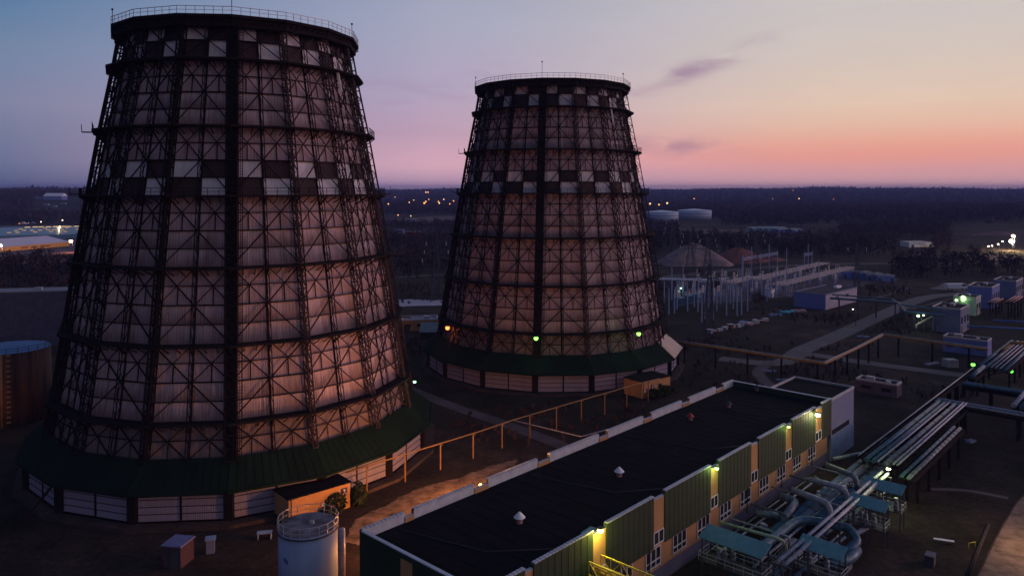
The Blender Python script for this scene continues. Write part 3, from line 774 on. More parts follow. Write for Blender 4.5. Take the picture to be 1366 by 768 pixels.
# ------------------------------------------------------------------ storage tank in the foreground
def ring_rail(b, c_, r, z, h, n=26, w=.07, mi=0):
    for i in range(n):
        a0, a1_ = 2*pi*i/n, 2*pi*(i+1)/n; p = (c_[0]+r*cos(a0), c_[1]+r*sin(a0)); q = (c_[0]+r*cos(a1_), c_[1]+r*sin(a1_))
        b.beam((*p,z), (*p,z+h), w, None, mi); b.beam((*p,z+h), (*q,z+h), w, None, mi); b.beam((*p,z+h*.5), (*q,z+h*.5), w*.7, None, mi)
c_ = atd(411, 700, 91.5); cz = c_[2]
TK = thing('storage_tank', (c_[0], c_[1], 0), 'pale blue cylindrical tank with stained top and ring handrail, in front of the pump house', 'storage tank')
b = MB(); b.cyl(c_, 3.55, 0, cz, 48); b.smooth = True; b.build('body', TANKW, TK)
b = MB(); b.cyl(c_, 3.5, cz+.003, cz+.12, 48); b.build('top', TANKTOP, TK)
b = MB(); ring_rail(b, c_, 3.62, cz-.2, 1.35, 20, .06); b.build('handrail', GALV, TK)
b = MB(); b.cyl(c_, 3.72, cz-.32, cz-.18, 40); b.build('rim', GREYD, TK)
b = MB(); b.cbox((c_[0]+.4, c_[1]+.3, cz+.1), .5, .5, .35); b.build('hatch', GALV, TK)
b = MB()
for i in range(5): b.face([(c_[0]+3.57*cos(a_), c_[1]+3.57*sin(a_), z_) for a_, z_ in ((4.05+i*.045,cz-3.1-i*.05),(4.05+i*.045+.035,cz-3.15-i*.05),(4.05+i*.045+.035,cz-2.6-i*.05),(4.05+i*.045,cz-2.55-i*.05))])
b.build('painted_mark', mat('navy_paint', (.08,.11,.30), .7), TK)
p = atd(456, 705, 93.5); t = thing('vent_pipe', (p[0],p[1],0), 'slim pale vertical pipe beside the blue tank', 'pipe')
b = MB(); b.tube([(p[0],p[1],0),(p[0],p[1],p[2]-.1)], .42, 16); b.build('shaft', PIPEW, t)
b = MB(); b.ball((p[0],p[1],p[2]-.1), .42, 16, 8, 0, .6); b.smooth = True; b.build('domed_cap', PIPEW, t)
# kiosk and cabinets at the foot of the near tower
def shed(x, y, L_, W_, h, ang, label, wallm, roofm, cat='shed', name='shed', pitch=.0):
    p = np.array(at(x, y)); t = thing(name, p, label, cat)
    b = MB(); b.cbox(p, L_, W_, h, ang); b.build('wall', wallm, t)
    b = MB(); u_ = np.array([cos(ang), sin(ang), 0]); v_ = np.array([-sin(ang), cos(ang), 0]); z_ = np.array([0,0,1])
    if pitch:
        a_ = [p+u_*sx_*(L_/2+.3)+v_*sy*(W_/2+.3)+z_*(h+.003) for sx_, sy in ((-1,-1),(1,-1),(1,1),(-1,1))]
        r0, r1 = p-u_*(L_/2+.3)+z_*(h+pitch), p+u_*(L_/2+.3)+z_*(h+pitch)
        b.face([a_[0],a_[1],r1,r0]); b.face([a_[2],a_[3],r0,r1]); b.face([a_[1],a_[2],r1]); b.face([a_[3],a_[0],r0]); b.face([a_[3],a_[2],a_[1],a_[0]])
    else: b.cbox(p+z_*(h+.003), L_+.3, W_+.3, .18, ang)
    b.build('roof', roofm, t); return t, p, u_, v_
eang = atan2(E1[1], E1[0])
t, p, u_, v_ = shed(238, 750, 3.0, 2.7, 2.9, radians(80), 'small kiosk with a ribbed blue roof at the foot of the nearer tower', mat('dull_plum_wall', (.07,.045,.06), .9), mat('blue_ribbed_roof', (.16,.18,.36), .6, 0, .25, 1.5), 'kiosk', 'kiosk')
b = MB(); b.cbox(p+np.array([.1,-1.62,0]), 1.2, .06, 2.2); b.build('door', GREYD, t)
shed(281, 736, 1.1, 1.0, 1.9, .3, 'narrow white cabinet with a blue cap near the kiosk', LAV, mat('light_blue_cap', (.25,.36,.55), .6), 'cabinet', 'electrical_cabinet')
b = MB(); p = at(353, 718); b.cbox((p[0],p[1],.9), 2.1, 1.0, .12, .2); 
for s_ in (-.9,.9): b.cbox((p[0]+s_,p[1]+.18*s_,0), .1, .8, .9, .2)
tag(b.build('workbench', mat('light_blue_cap', (.25,.36,.55))), 'pale blue metal bench left of the storage tank', 'bench')
b = MB(); b.beam(VR1(14,37.2,5.2)+np.array([0,0,0]), VR1(14,41.5,1.2), .3); tag(b.build('stay', STEEL), 'dark diagonal prop leaning on the grey siding of the nearer tower', 'prop')

# yellow gas pipes on trestles
def pipe_run(name, pts, z, r, m, label, n_sup=0, supm=RUSTLIT, bend=1.2, cat='pipeline', nseg=10, sw=.22, par=1, gap=1.0, fl=0):
    P = [np.array(at(x, y, z)) for x, y in pts]
    t = thing(name, (P[0][0], P[0][1], 0), label, cat); 
    d_ = P[1]-P[0]; d_ = d_/np.linalg.norm(d_); nn = np.array([-d_[1], d_[0], 0])
    for k in range(par):
        b = MB(); b.tube([p+nn*gap*k for p in P], r, nseg, 0, bend); b.build('pipe', m, t)
    if fl:
        b = MB()
        for i in range(len(P)-1):
            D_ = P[i+1]-P[i]; l = np.linalg.norm(D_); k = max(1, int(l/fl))
            for j in range(1, k): q = P[i]+D_*j/k; b.tube([q-D_/l*.12, q+D_/l*.12], r*1.12, nseg)
        b.build('band', GREYD, t)
    cum = [0]
    for i in range(len(P)-1): cum.append(cum[-1]+np.linalg.norm(P[i+1]-P[i]))
    for i in range(n_sup):
        s_ = cum[-1]*(i+.5)/n_sup; k = max(j for j in range(len(P)-1) if cum[j] <= s_); q = P[k]+(P[k+1]-P[k])*(s_-cum[k])/(cum[k+1]-cum[k])
        b = MB(); b.beam((q[0],q[1],0), (q[0],q[1],z-r), sw); b.beam(q-nn*.5-np.array([0,0,r+.05]), q+nn*(.5+gap*(par-1))-np.array([0,0,r+.05]), .15)
        if par > 2: b.beam((q[0]+nn[0]*gap*(par-1),q[1]+nn[1]*gap*(par-1),0), (q[0]+nn[0]*gap*(par-1),q[1]+nn[1]*gap*(par-1),z-r), sw)
        b.build('support_post', supm, t)
    return t
pipe_run('pipeline', [(462,630),(552,602),(640,575),(684,560),(770,535),(857,510),(880,505)], 4.8, .12, PIPEY, 'thin yellow gas pipe on posts running between the two cooling towers', 11, PIPEY, .5)
pipe_run('pipeline', [(684,560),(775,582),(858,560)], 4.6, .10, PIPEW, 'thin pale branch pipe crossing from the yellow pipe to the hall', 4, RUSTLIT, .3)
pipe_run('pipeline', [(893,455),(960,464),(1040,476),(1100,485),(1140,466),(1178,447),(1250,457),(1318,466)], 6.0, .30, PIPEY, 'thick yellow gas main on tall trestles behind the hall', 13, STEEL, 1.0, sw=.4)
pipe_run('pipeline', [(893,452.5),(960,461.5),(1040,473.5),(1100,482.5),(1140,464),(1178,444.5),(1250,454.5),(1318,463.5)], 6.9, .10, PIPEW, 'thin white pipe carried on top of the thick yellow main', 0, GREYD, .6)
pipe_run('pipeline', [(1107,398),(1199,404),(1208,416),(1262,421)], 6.5, .34, PIPEB, 'blue pipe bundle on posts crossing the road beyond the hall', 9, LATT, 1.5, par=3, gap=.95, sw=.35)
pipe_run('pipeline', [(1110,393),(1190,399),(1203,407),(1256,413)], 8.2, .2, PIPEB, 'slim blue pipe on the upper deck above the blue pipe bundle', 0, LATT, 1.5, par=2, gap=1.1)
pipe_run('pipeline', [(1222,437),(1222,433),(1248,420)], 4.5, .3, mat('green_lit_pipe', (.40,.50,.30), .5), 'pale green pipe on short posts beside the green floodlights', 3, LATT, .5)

# ------------------------------------------------------------------ pipe yard at the plant side of the hall
def run3(name, P, r, m, label, bend=1.5, nseg=16, fl=0, posts=0, group=None, cat='pipe'):
    P = [np.array(p, float) for p in P]; t = thing(name, (P[0][0], P[0][1], 0), label, cat, group)
    b = MB(); b.tube(P, r, nseg, 0, bend); b.build('pipe', m, t)
    if fl:
        for i in range(len(P)-1):
            D_ = P[i+1]-P[i]; l = np.linalg.norm(D_); k = max(1, int(l/fl))
            for j in range(1, k):
                b = MB(); q = P[i]+D_*j/k; b.tube([q-D_/l*.07, q+D_/l*.07], r*1.05, nseg); b.build('band', GREYD, t)
    if posts:
        for i in range(posts):
            D_ = P[-1]-P[0]; q = P[0]+D_*(i+.5)/posts; b = MB(); b.cbox((q[0],q[1],0), .4, r*1.6, max(.2, q[2]-r), eang); b.build('saddle', CONC, t)
    return t
def a3(x, y, z): return np.array(at(x, y, z))
e1_, e2_ = np.array([*E1,0]), np.array([*E2,0])
# three big mains parallel to the hall
m0 = a3(1034,710,2.6)
for i, (x0,y0,dd,m_,lb) in enumerate(((1034,710,46,PIPEB,'large blue insulated main nearest the hall'),(1068,695,40,PIPEG,'large grey insulated main, middle of the three beside the hall'),(1098,690,36,PIPEB,'large blue insulated main farthest from the hall'))):
    s_ = a3(x0,y0,2.6); run3('insulated_pipe', [s_-e1_*2, s_+e1_*dd], .82, m_, lb, fl=5.5, posts=5)
run3('insulated_pipe', [a3(1004,745,3.6), a3(1019,727,3.6), a3(1066,690,3.6), a3(1134,704,3.6), a3(1145,722,2.4), a3(1120,742,1.6)], .62, PIPEB, 'big dark blue pipe that bends in a wide loop over the mains', 4.5, 20, 0)
def duct(x0, y0, x1, y1, z, r, m, label, drop=2.6):
    s_, q = a3(x0,y0,z), a3(x1,y1,z); run3('steam_duct', [s_, q, q+np.array([0,0,-drop])+(q-s_)/np.linalg.norm(q-s_)*.4], r, m, label, 1.8, 16)
duct(1103,620,1142,635,5.2,.43,PIPEG,'steam duct elbow farthest along the hall wall, lit green')
duct(1080,639,1128,651,5.0,.43,PIPEW,'pale steam duct elbow second along the hall wall')
duct(1057,653,1106,671,4.8,.45,PIPEW,'pale steam duct elbow crossing over the grey main')
run3('steam_duct', [a3(1041,661,4), a3(1063,668,4), a3(1046,690,4)], .55, PIPEG, 'short grey duct bent back on itself between hall and mains', 1.8)
run3('steam_duct', [a3(1009,684,3.6), a3(1036,687,3.6), a3(1043,696,2.4)], .5, PIPEG, 'short grey duct ending low by the near canopy', 1.4)
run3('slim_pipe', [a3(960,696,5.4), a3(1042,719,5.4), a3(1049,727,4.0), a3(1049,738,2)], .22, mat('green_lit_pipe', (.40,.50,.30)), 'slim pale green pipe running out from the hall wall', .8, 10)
s_ = a3(1174,631,6); q_ = a3(1103,692,6); d_ = np.linalg.norm(s_-q_)
for k in range(2):
    run3('slim_pipe', [s_+e1_*1+e2_*.9*k, s_-e1_*(d_+16)+e2_*.9*k], .23, PIPEW, ('left' if k == 0 else 'right')+' of the two long white pipes running side by side past the canopies', 1, 10)
b = MB(); fr = thing('pipe_rack', (*s_[:2],0), 'open steel rack carrying the twin white pipes', 'pipe rack')
for i in range(9):
    q = s_-e1_*i*5.5; b = MB()
    for w_ in (-.5, 1.5): b.beam((q[0]+e2_[0]*w_,q[1]+e2_[1]*w_,0), (q[0]+e2_[0]*w_,q[1]+e2_[1]*w_,5.7), .18)
    b.beam(q+e2_*-.7-np.array([0,0,.33]), q+e2_*1.7-np.array([0,0,.33]), .18); b.build('trestle', LATT, fr)
# canopies on railed platforms
def canopy(cx_, cy_, L_, W_, label, z=6.0):
    c0 = a3(cx_, cy_, z); t = thing('canopy_platform', (c0[0],c0[1],0), label, 'canopy', 'blue-green canopies over valve platforms')
    b = MB(); u_, v_ = e2_, e1_        # long side across the mains
    A_ = c0-u_*L_/2+v_*W_/2+np.array([0,0,.45]); B_ = c0+u_*L_/2+v_*W_/2+np.array([0,0,.45]); C_ = c0+u_*L_/2-v_*W_/2-np.array([0,0,.35]); D_ = c0-u_*L_/2-v_*W_/2-np.array([0,0,.35]); dn = np.array([0,0,.1])
    b.hexa([D_-dn, C_-dn, B_-dn, A_-dn, D_, C_, B_, A_]); n = int(L_/.35)
    for i in range(n+1): s0 = A_+(B_-A_)*i/n; s1 = D_+(C_-D_)*i/n; b.beam(s0+dn*.3, s1+dn*.3, .05, .06)
    b.build('roof_sheet', CYAN, t)
    for su in (-.46, 0, .46):
        for sv in (-.42, .42):
            b = MB(); p = c0+u_*L_*su+v_*W_*sv; b.beam((p[0],p[1],0), (p[0],p[1],z-.15+(.3 if sv > 0 else -.25)), .14); b.build('post', LATT, t)
    b = MB(); p = c0-u_*L_*.5-v_*W_*.5; b.box(p[:2], (u_*L_)[:2], (v_*W_)[:2], 2.8, 2.92); b.build('deck', GREYD, t)
    b = MB(); cs = [c0-u_*L_/2-v_*W_/2, c0+u_*L_/2-v_*W_/2, c0+u_*L_/2+v_*W_/2, c0-u_*L_/2+v_*W_/2]
    for i in range(4):
        a_, q = cs[i], cs[(i+1)%4]; n = max(2, int(np.linalg.norm(q-a_)/1.2))
        for j in range(n): p = a_+(q-a_)*j/n; b.beam((p[0],p[1],2.9), (p[0],p[1],4.0), .05)
        for zz in (3.45, 4.0): b.beam((a_[0],a_[1],zz), (q[0],q[1],zz), .06)
    b.build('handrail', GALV, t)
    rr = random.Random(int(cx_))
    for i in range(3):
        b = MB(); p = c0+u_*L_*rr.uniform(-.35,.35)+v_*W_*rr.uniform(-.2,.2); b.cyl(p, .35, 2.93, 4.0, 12); b.ball((p[0],p[1],4.1), .35, 12, 6); b.tube([(p[0],p[1],4.2),(p[0],p[1],4.75)], .06, 6); b.cyl(p, .32, 4.7, 4.78, 12); b.build('valve', PIPEG, t)
    return t
canopy(980, 721, 8.6, 2.8, 'largest blue-green canopy on a railed platform beside the hall', 6.2)
canopy(1096, 729, 5.6, 2.4, 'blue-green canopy in the middle, right of the twin white pipes')
canopy(1158, 670, 5.2, 2.3, 'blue-green canopy second from the far pipe bridge')
canopy(1180, 648, 5.4, 2.3, 'blue-green canopy next to the pipe bridge lamp')
# secondary pipes and clutter
run3('slim_pipe', [a3(1030,768,2.5), a3(1100,712,2.5), a3(1150,676,2.5)], .3, PIPEB, 'blue pipe running low under the white twin pipes', 1, 10, 4)
run3('slim_pipe', [a3(1060,768,3), a3(1090,745,3), a3(1127,716,3)], .22, PIPEB, 'narrow blue pipe below the middle canopy', 1, 10)
run3('slim_pipe', [a3(1120,672,4), a3(1145,668,4), a3(1160,655,4), a3(1185,632,4)], .3, PIPEG, 'grey pipe leading to the pipe bridge under the canopies', 1.2, 10, 4)
run3('slim_pipe', [a3(1140,712,2.4), a3(1152,706,2.4), a3(1160,700,2.4)], .35, PIPEW, 'short white pipe stub right of the big loop', .6, 10)
run3('slim_pipe', [a3(1105,752,1.6), a3(1135,745,1.6), a3(1143,733,1.6)], .7, PIPEB, 'thick blue pipe bend low right of the middle canopy', 1.8, 14)
run3('slim_pipe', [a3(1110,612,4.2), a3(1150,604,4.2), a3(1178,616,4.2)], .3, PIPEG, 'grey pipe crossing at the far end of the mains', 1, 10)
run3('slim_pipe', [a3(940,742,2.0), a3(975,758,2.0), a3(985,790,2.0)], .5, PIPEB, 'dark blue pipe bend at the near end of the yard', 1.6, 12)
rr = random.Random(4)
names = ['slim pipe nearest the hall plinth','second slim pipe counted from the hall plinth','third slim pipe counted from the hall plinth','slim pipe under the largest loop','slim pipe between the mains and the twin white pipes','slim pipe outside the twin white pipes','slim pipe along the outer edge of the yard']
for i, o_ in enumerate((1.6, 2.5, 3.3, 9.0, 11.2, 13.4)):
    z_ = rr.uniform(1.2, 3.0); a_ = hl(52-rr.uniform(0,6), 0)+E2*o_; run3('slim_pipe', [(*a_, .3), (*a_, z_), (*(a_+E1*(34+rr.uniform(0,8))), z_), (*(a_+E1*(36)+E2*rr.choice([-.8,1.4])), z_)], rr.uniform(.12,.24), [PIPEG,PIPEB,PIPEW][i%3], names[i], .8, 10, 6)
for i in range(6):
    a_ = hl(14+i*7.2, 0)+E2*1.0; z_ = 3.6+.25*(i%3); run3('slim_pipe', [(*a_, z_), (*(a_+E2*(7+2*(i%3))), z_), (*(a_+E2*(7+2*(i%3))), 1.2)], .13+.05*(i%2), [PIPEW,PIPEG][i%2], ['first','second','third','fourth','fifth','sixth'][i]+' thin cross pipe out of the hall wall, counted from the far end', .6, 10)
rr = random.Random(3)
for i in range(26):        # valves and pumps standing among the pipes
    s_ = rr.random(); x = 1000+170*s_+rr.uniform(-14,30); y = 742-108*s_+rr.uniform(-10,14)
    p = at(x, y); r_ = rr.uniform(.2,.42); h_ = rr.uniform(1.6,4.2)
    t = thing('valve_stand', p, 'upright valve among the pipes of the yard', 'valve', 'upright valves in the pipe yard')
    b = MB(); b.cyl(p, r_, 0, h_, 10); b.build('body', rr.choice([PIPEB,PIPEG,GREYD]), t); b = MB(); b.cyl(p, r_*1.5, h_+.002, h_+.12, 12); b.cyl(p, .05, h_+.1, h_+.6, 6); b.cyl(p, r_, h_+.6, h_+.66, 12); b.build('hand_wheel', rr.choice([GALV,RUSTLIT]), t)
for i, (x, y, w_, d_, h_) in enumerate(((1052,742,2.2,1.4,2.2),(1180,610,3,2,3.2),(1128,758,1.6,1.2,1.5))):
    p = at(x, y); t = thing('pump_cabinet', p, ['grey pump cabinet under the twin white pipes','grey box by the start of the pipe bridge','low grey cabinet right of the middle canopy'][i], 'cabinet')
    b = MB(); b.cbox(p, w_, d_, h_, eang); b.build('casing', PIPEG, t); b = MB(); b.cbox((p[0],p[1],h_+.003), w_+.2, d_+.2, .1, eang); b.build('lid', GALV, t)
wall_lamp(a3(1185,625,7.0), (.75,1,.35), 24, 500, 'green-white lamp where the pipe bridge meets the yard', .30)
# walkway stairs by the large canopy
t = thing('stairway', a3(1040,768,0), 'grey steel stairway with handrails beside the largest canopy', 'stairs')
b = MB(); p0, p1 = a3(1022,768,1.2), a3(1054,736,4.6)
for i in range(14): q = p0+(p1-p0)*i/13; b.beam(q-e2_*.5, q+e2_*.5, .28, .05)
b.build('tread', LATT, t)
for k in (-.55, .55):
    b = MB(); o_ = e2_*k; b.beam(p0+o_, p1+o_, .1, .25); up = np.array([0,0,1.05]); b.beam(p0+o_+up, p1+o_+up, .07); b.beam(p0+o_+up*.5, p1+o_+up*.5, .05)
    for i in range(8): q = p0+(p1-p0)*i/7+o_; b.beam(q, q+up, .06)
    b.build('handrail', GALV, t)

# yellow pipe bridge leaving the hall in the near foreground
p0 = np.array(fac(801, 7.6, -.4)); t = thing('truss_bridge', (*p0[:2],0), 'yellow-lit truss footbridge leaving the hall at the bottom of the picture', 'pipe bridge')
YB = mat('bright_yellow_paint', (.62,.50,.06), .5); b = MB(); Lb = 20.0
for k in (0, 2.2):
    for zz in (0, 1.5):
        b.beam(p0+np.array([*(-E1*k),zz]), p0+e2_*Lb+np.array([*(-E1*k),zz]), .16)
    for i in range(14):
        a_ = p0+e2_*Lb*i/14+np.array([*(-E1*k),0]); q = p0+e2_*Lb*(i+1)/14+np.array([*(-E1*k),1.5]); b.beam(a_, q, .09) if i % 2 else b.beam(a_+np.array([0,0,1.5]), q-np.array([0,0,1.5]), .09); b.beam(a_, a_+np.array([0,0,1.5]), .08)
b.build('truss', YB, t)
b = MB(); b.box((p0-e1_*2.1)[:2], (e2_*Lb)[:2], (e1_*2.0)[:2], p0[2]-.05, p0[2]+.04); b.build('deck', RUSTLIT, t)
for k in (.5, 1.1, 1.7):
    b = MB(); b.tube([p0-e1_*k+np.array([0,0,.45])+e2_*.1, p0+e2_*Lb-e1_*k+np.array([0,0,.45])], .2, 10); b.build('pipe', PIPEY, t)
for k in (1.0, 8, 16):
    b = MB(); q = p0+e2_*k
    for w_ in (0, 2.2): b.beam((q[0]-E1[0]*w_,q[1]-E1[1]*w_,0), (q[0]-E1[0]*w_,q[1]-E1[1]*w_,p0[2]), .25)
    b.build('support_post', RUSTLIT, t)

# pipe bridges to the right
ZB = 5.0
def rack(P0, P1, lanes, label, deckw, n):
    P0, P1 = np.array(P0), np.array(P1); D_ = P1-P0; L_ = np.linalg.norm(D_); d_ = D_/L_; nn = np.array([d_[1], -d_[0], 0])
    t = thing('pipe_bridge', (*P0[:2],0), label, 'pipe bridge')
    b = MB(); 
    for w_ in (0, deckw): b.beam(P0+nn*w_+np.array([0,0,-.4]), P1+nn*w_+np.array([0,0,-.4]), .3, .6)
    for i in range(int(L_/2.5)+1): q = P0+d_*2.5*i; b.beam(q+np.array([0,0,-.3]), q+nn*deckw+np.array([0,0,-.3]), .15)
    b.build('girder', STEEL, t)
    for (o_, z_, r_, m_, fl) in lanes:
        b = MB(); b.tube([P0+nn*o_+np.array([0,0,z_]), P1+nn*o_+np.array([0,0,z_])], r_, 12); b.build('pipe', m_, t)
        if fl:
            for i in range(1, int(L_/fl)): b = MB(); q = P0+nn*o_+d_*fl*i+np.array([0,0,z_]); b.tube([q-d_*.15, q+d_*.15], r_*1.08, 12); b.build('band', GREYD, t)
    for i in range(n):
        q = P0+d_*L_*(i+.5)/n; b = MB()
        for w_ in (.2, deckw-.2): b.beam((q[0]+nn[0]*w_,q[1]+nn[1]*w_,0), (q[0]+nn[0]*w_,q[1]+nn[1]*w_,P0[2]-.6), .35)
        b.beam((q[0]+nn[0]*.2,q[1]+nn[1]*.2,2), (q[0]+nn[0]*(deckw-.2),q[1]+nn[1]*(deckw-.2),4.6), .12)
        b.build('trestle', STEEL, t)
    return t
q0 = np.array(at(1143,607,ZB)); n0 = np.array([E1[1],-E1[0],0])
rack(q0+n0*1.6-e1_*1.5, q0+n0*1.6+e1_*47, [(.4,.1,.42,PIPEB,7),(1.5,.1,.36,PIPEB,9),(2.3,.35,.16,PIPEW,0),(3.4,.1,.38,PIPEG,6),(4.7,.5,.17,PIPEW,0),(5.3,.5,.17,PIPEW,0)], 'main pipe bridge of blue and white pipes leading away from the yard', 6.0, 7)
rack(q0+n0*8.2-e1_*5, q0+n0*8.2+e1_*29, [(.3,.0,.28,PIPEB,2.5),(1.3,-.1,.34,PIPEG,2.2)], 'lower pipe bridge with banded pipes on the right flank of the main one', 2.0, 5)
rack(q0, q0+e1_*86, [(.3,.1,.13,PIPEW,0)], 'long narrow walkway bridge along the left flank of the main pipe bridge', .9, 12)
xq = np.array(at(1252,533,ZB))
rack(xq, xq+e2_*60, [(0,.3,.2,PIPEW,0),(1.2,.3,.3,PIPEG,5),(2.4,.3,.22,PIPEW,0)], 'cross pipe bridge turning right from the main bridge', 3.0, 6)
rack(np.array(at(1286,512,ZB)), np.array(at(1286,512,ZB))+e2_*34, [(0,.3,.45,PIPEB,4),(1.4,.3,.4,PIPEB,0)], 'short pipe bridge of two thick blue pipes above the cross bridge', 2.2, 3)
xq = np.array(at(1352,543,ZB)); rack(xq, xq+e1_*22, [(0,.3,.5,PIPEW,2.2),(1.5,.3,.45,PIPEB,0)], 'pipe bridge loop with pale banded pipe at the right edge', 2.2, 3)
xq = np.array(at(1306,490,ZB)); rack(xq, xq+e1_*44, [(0,.3,.42,PIPEB,7),(1.5,.3,.42,PIPEG,7),(2.7,.5,.18,PIPEW,0),(3.6,.5,.18,PIPEW,0),(4.6,.5,.18,PIPEW,0),(5.6,.2,.4,PIPEB,6)], 'farther pipe bridge of pale and blue pipes beside the yellow riser', 6.2, 6)
xq = np.array(at(1292,504,ZB)); rack(xq, xq+e1_*14, [(.6,.4,.5,PIPEB,0)], 'short blue pipe link joining the bridges', 1.4, 2)
xq = np.array(at(1318,404,ZB)); rack(xq, xq+e1_*16, [(0,.3,.2,mat('salmon_pipe',(.5,.28,.24),.6),0),(1.2,.3,.2,MATS['salmon_pipe'],0),(2.4,.3,.2,MATS['salmon_pipe'],0)], 'three salmon pipes side by side in the distant yard', 2.6, 3)
xq = np.array(at(1342,403,ZB+2)); rack(xq, xq+e1_*20, [(0,.3,.2,MATS['salmon_pipe'],0),(1.2,.3,.2,MATS['salmon_pipe'],0),(2.4,.3,.2,MATS['salmon_pipe'],0)], 'second set of three salmon pipes, farther right', 2.6, 3)
run3('gas_riser', [a3(1338,467,6), a3(1349,457,6), a3(1349,457,10.5), a3(1380,458,10.5)+np.array([0,0,0])], .42, PIPEY, 'yellow gas pipe rising in an arch at the right edge', 2.2, 12)
for (x0,y0,x1,y1,z,lb) in ((1290,435,1366,441,9,'blue pipe crossing in front of the distant plant buildings'),(1325,427,1366,432,9,'short blue pipe over the distant plant at the right edge')):
    run3('blue_pipe', [a3(x0,y0,z), a3(x1,y1,z)+np.array([12,0,0])], .3, mat('cobalt_pipe', (.08,.16,.42), .5), lb, 1, 10, 0)
run3('roof_beam', [a3(1204,500,6)+e1_*2, a3(1204,500,6)+e1_*2], .01, LATT, 'x') if False else None
flood(at(1298,486,4), (.2,1,.1), 3, 60, 'green lamp beside the farther pipe bridge', .5)
flood(at(1349,495,4), (.15,.9,.1), 1.6, 20, 'dim green lamp below the farther pipe bridge', .45)
# distant plant houses
def block(x, y, L_, W_, h, label, m, ang=eang, win=0, name='plant_building', cat='building', roofm=ROOF, z0=0):
    p = np.array(at(x, y)); p[2] = z0; t = thing(name, p, label, cat); u_ = np.array([cos(ang), sin(ang), 0]); v_ = np.array([-sin(ang), cos(ang), 0])
    b = MB(); b.cbox(p, L_, W_, h, ang); b.build('wall', m, t)
    b = MB(); b.cbox(p+np.array([0,0,h+.003]), L_-.5, W_-.5, .1, ang); b.build('roof', roofm, t)
    b = MB()
    for s_ in (-1,1):
        b.cbox(p+u_*s_*(L_/2-.1)+np.array([0,0,h+.004]), .3, W_+.1, .5, ang); b.cbox(p+v_*s_*(W_/2-.1)+np.array([0,0,h+.006]), L_-.52, .3, .49, ang)
    b.build('parapet', GALV, t)
    b = MB(); n = max(2, int(L_/1.6))
    b.cbox(p+np.array([0,0,.0]), L_+.12, W_+.12, .35, ang)
    for sd in (-1,1):
        for i in range(n): b.cbox(p+u_*(L_*((i+.5)/n-.5))+v_*sd*(W_/2+.015), .09, .06, h-.05, ang)
    if n > 3: b.build('rib', m, t)
    for sd in (-1,1):
        b = MB(); b.cbox(p+u_*L_*.36*sd-v_*(W_/2+.06), min(2.4,L_*.16), .08, min(2.6,h*.6), ang); b.build('door', GREYD, t)
    b = MB(); b.cbox(p+u_*L_*.2+np.array([0,0,h+.11]), min(2.2,L_*.2), min(1.4,W_*.25), .9, ang); b.build('roof_unit', GALV, t)
    b = MB(); b.cbox(p-u_*L_*.25+v_*W_*.15+np.array([0,0,h+.11]), .9, .9, .6, ang); b.build('roof_hatch', GALV, t)
    for i in range(win):
        for sd in (-1, 1):
            b = MB(); c0 = p+u_*(L_*((i+.5)/win-.5))+v_*sd*(W_/2+.02)+np.array([0,0,h*.4]); b.cbox(c0, L_/win*.5, .06, h*.28, ang); b.build('window', GLASS, t)
    return t
block(1268,440,13,9,8.5,'tall pale blue plant building left of the distant yard',LAV,eang,3)
block(1290,418,9,8,7,'pale plant building with lit greenish wall panels',mat('pale_green_panel',(.45,.52,.46),.7),eang,2)
block(1312,408,16,9,9,'long blue-grey plant building behind the salmon pipes',BLUEB,eang,4)
block(1345,395,18,9,8,'blue-grey building at the far right of the plant',LAV,eang,4)
block(1290,470,12,6,4.5,'low dark blue building below the thick yellow main',BLUEB,eang+pi/2,3)
block(1172,524,9.5,4,2.9,'small grey hut alone on the dark grass behind the workshop',mat('plum_grey_hut',(.13,.10,.13),.9),eang+pi/2,2,'hut','hut')
t = thing('mesh_crate', at(1268,489), 'pale slatted pallet stack on the dark grass', 'crate'); b = MB(); p = at(1268,489)
for i in range(6): b.cbox((p[0]-1.5+i*.55,p[1],0), .3, 2.4, 2.2, .2)
b.build('slat', GALV, t)
# white things lying on the grass
for i,(x,y,L_,lb) in enumerate(((1027,495.5,3.2,'pale slab on the grass nearest the small path'),(1043,507,3.2,'pale slab on the grass behind the hall, second'),(1148,449,3,'short pale slab beyond the yellow main'),(1102,513,4,'pale blue slab just beyond the workshop roof'),(1155,449.5,2.5,'small pale slab right of another beyond the yellow main'),(1243,485.5,5.5,'long pale slab beside the far road'),(1295,589,2.2,'lone pale slab on the dark grass right of the pipe bridge'))):
    b = MB(); p = at(x,y); b.cbox((p[0],p[1],0), L_, 1.1, .35, .1*i); 
    for s_ in (-.4,.4): b.cbox((p[0]+s_*L_*.8,p[1],.352), .12, 1.0, .1, .1*i)
    tag(b.build('concrete_slab', LAV), lb, 'slab')
t = thing('bench', at(1259,724), 'white bench on the dark grass near the road at bottom right', 'bench'); p = at(1259,724); b = MB(); b.cbox((p[0],p[1],.42), 2.6, .5, .1, -.35); b.build('seat', WHITE, t)
for s_ in (-1,1): b = MB(); b.cbox((p[0]+s_*cos(-.35),p[1]+s_*sin(-.35),0), .1, .45, .42, -.35); b.build('leg', GREYD, t)
t = thing('cable_trough', at(1241,752), 'tilted grey box lying near the bottom right', 'box'); p = at(1241,752); b = MB(); b.cbox((p[0],p[1],0), 1.6, 1.1, 1.3, .9); b.build('casing', GREYD, t); b = MB(); b.cbox((p[0],p[1],1.303), 1.7, 1.2, .12, .9); b.build('lid', PLINTH, t)
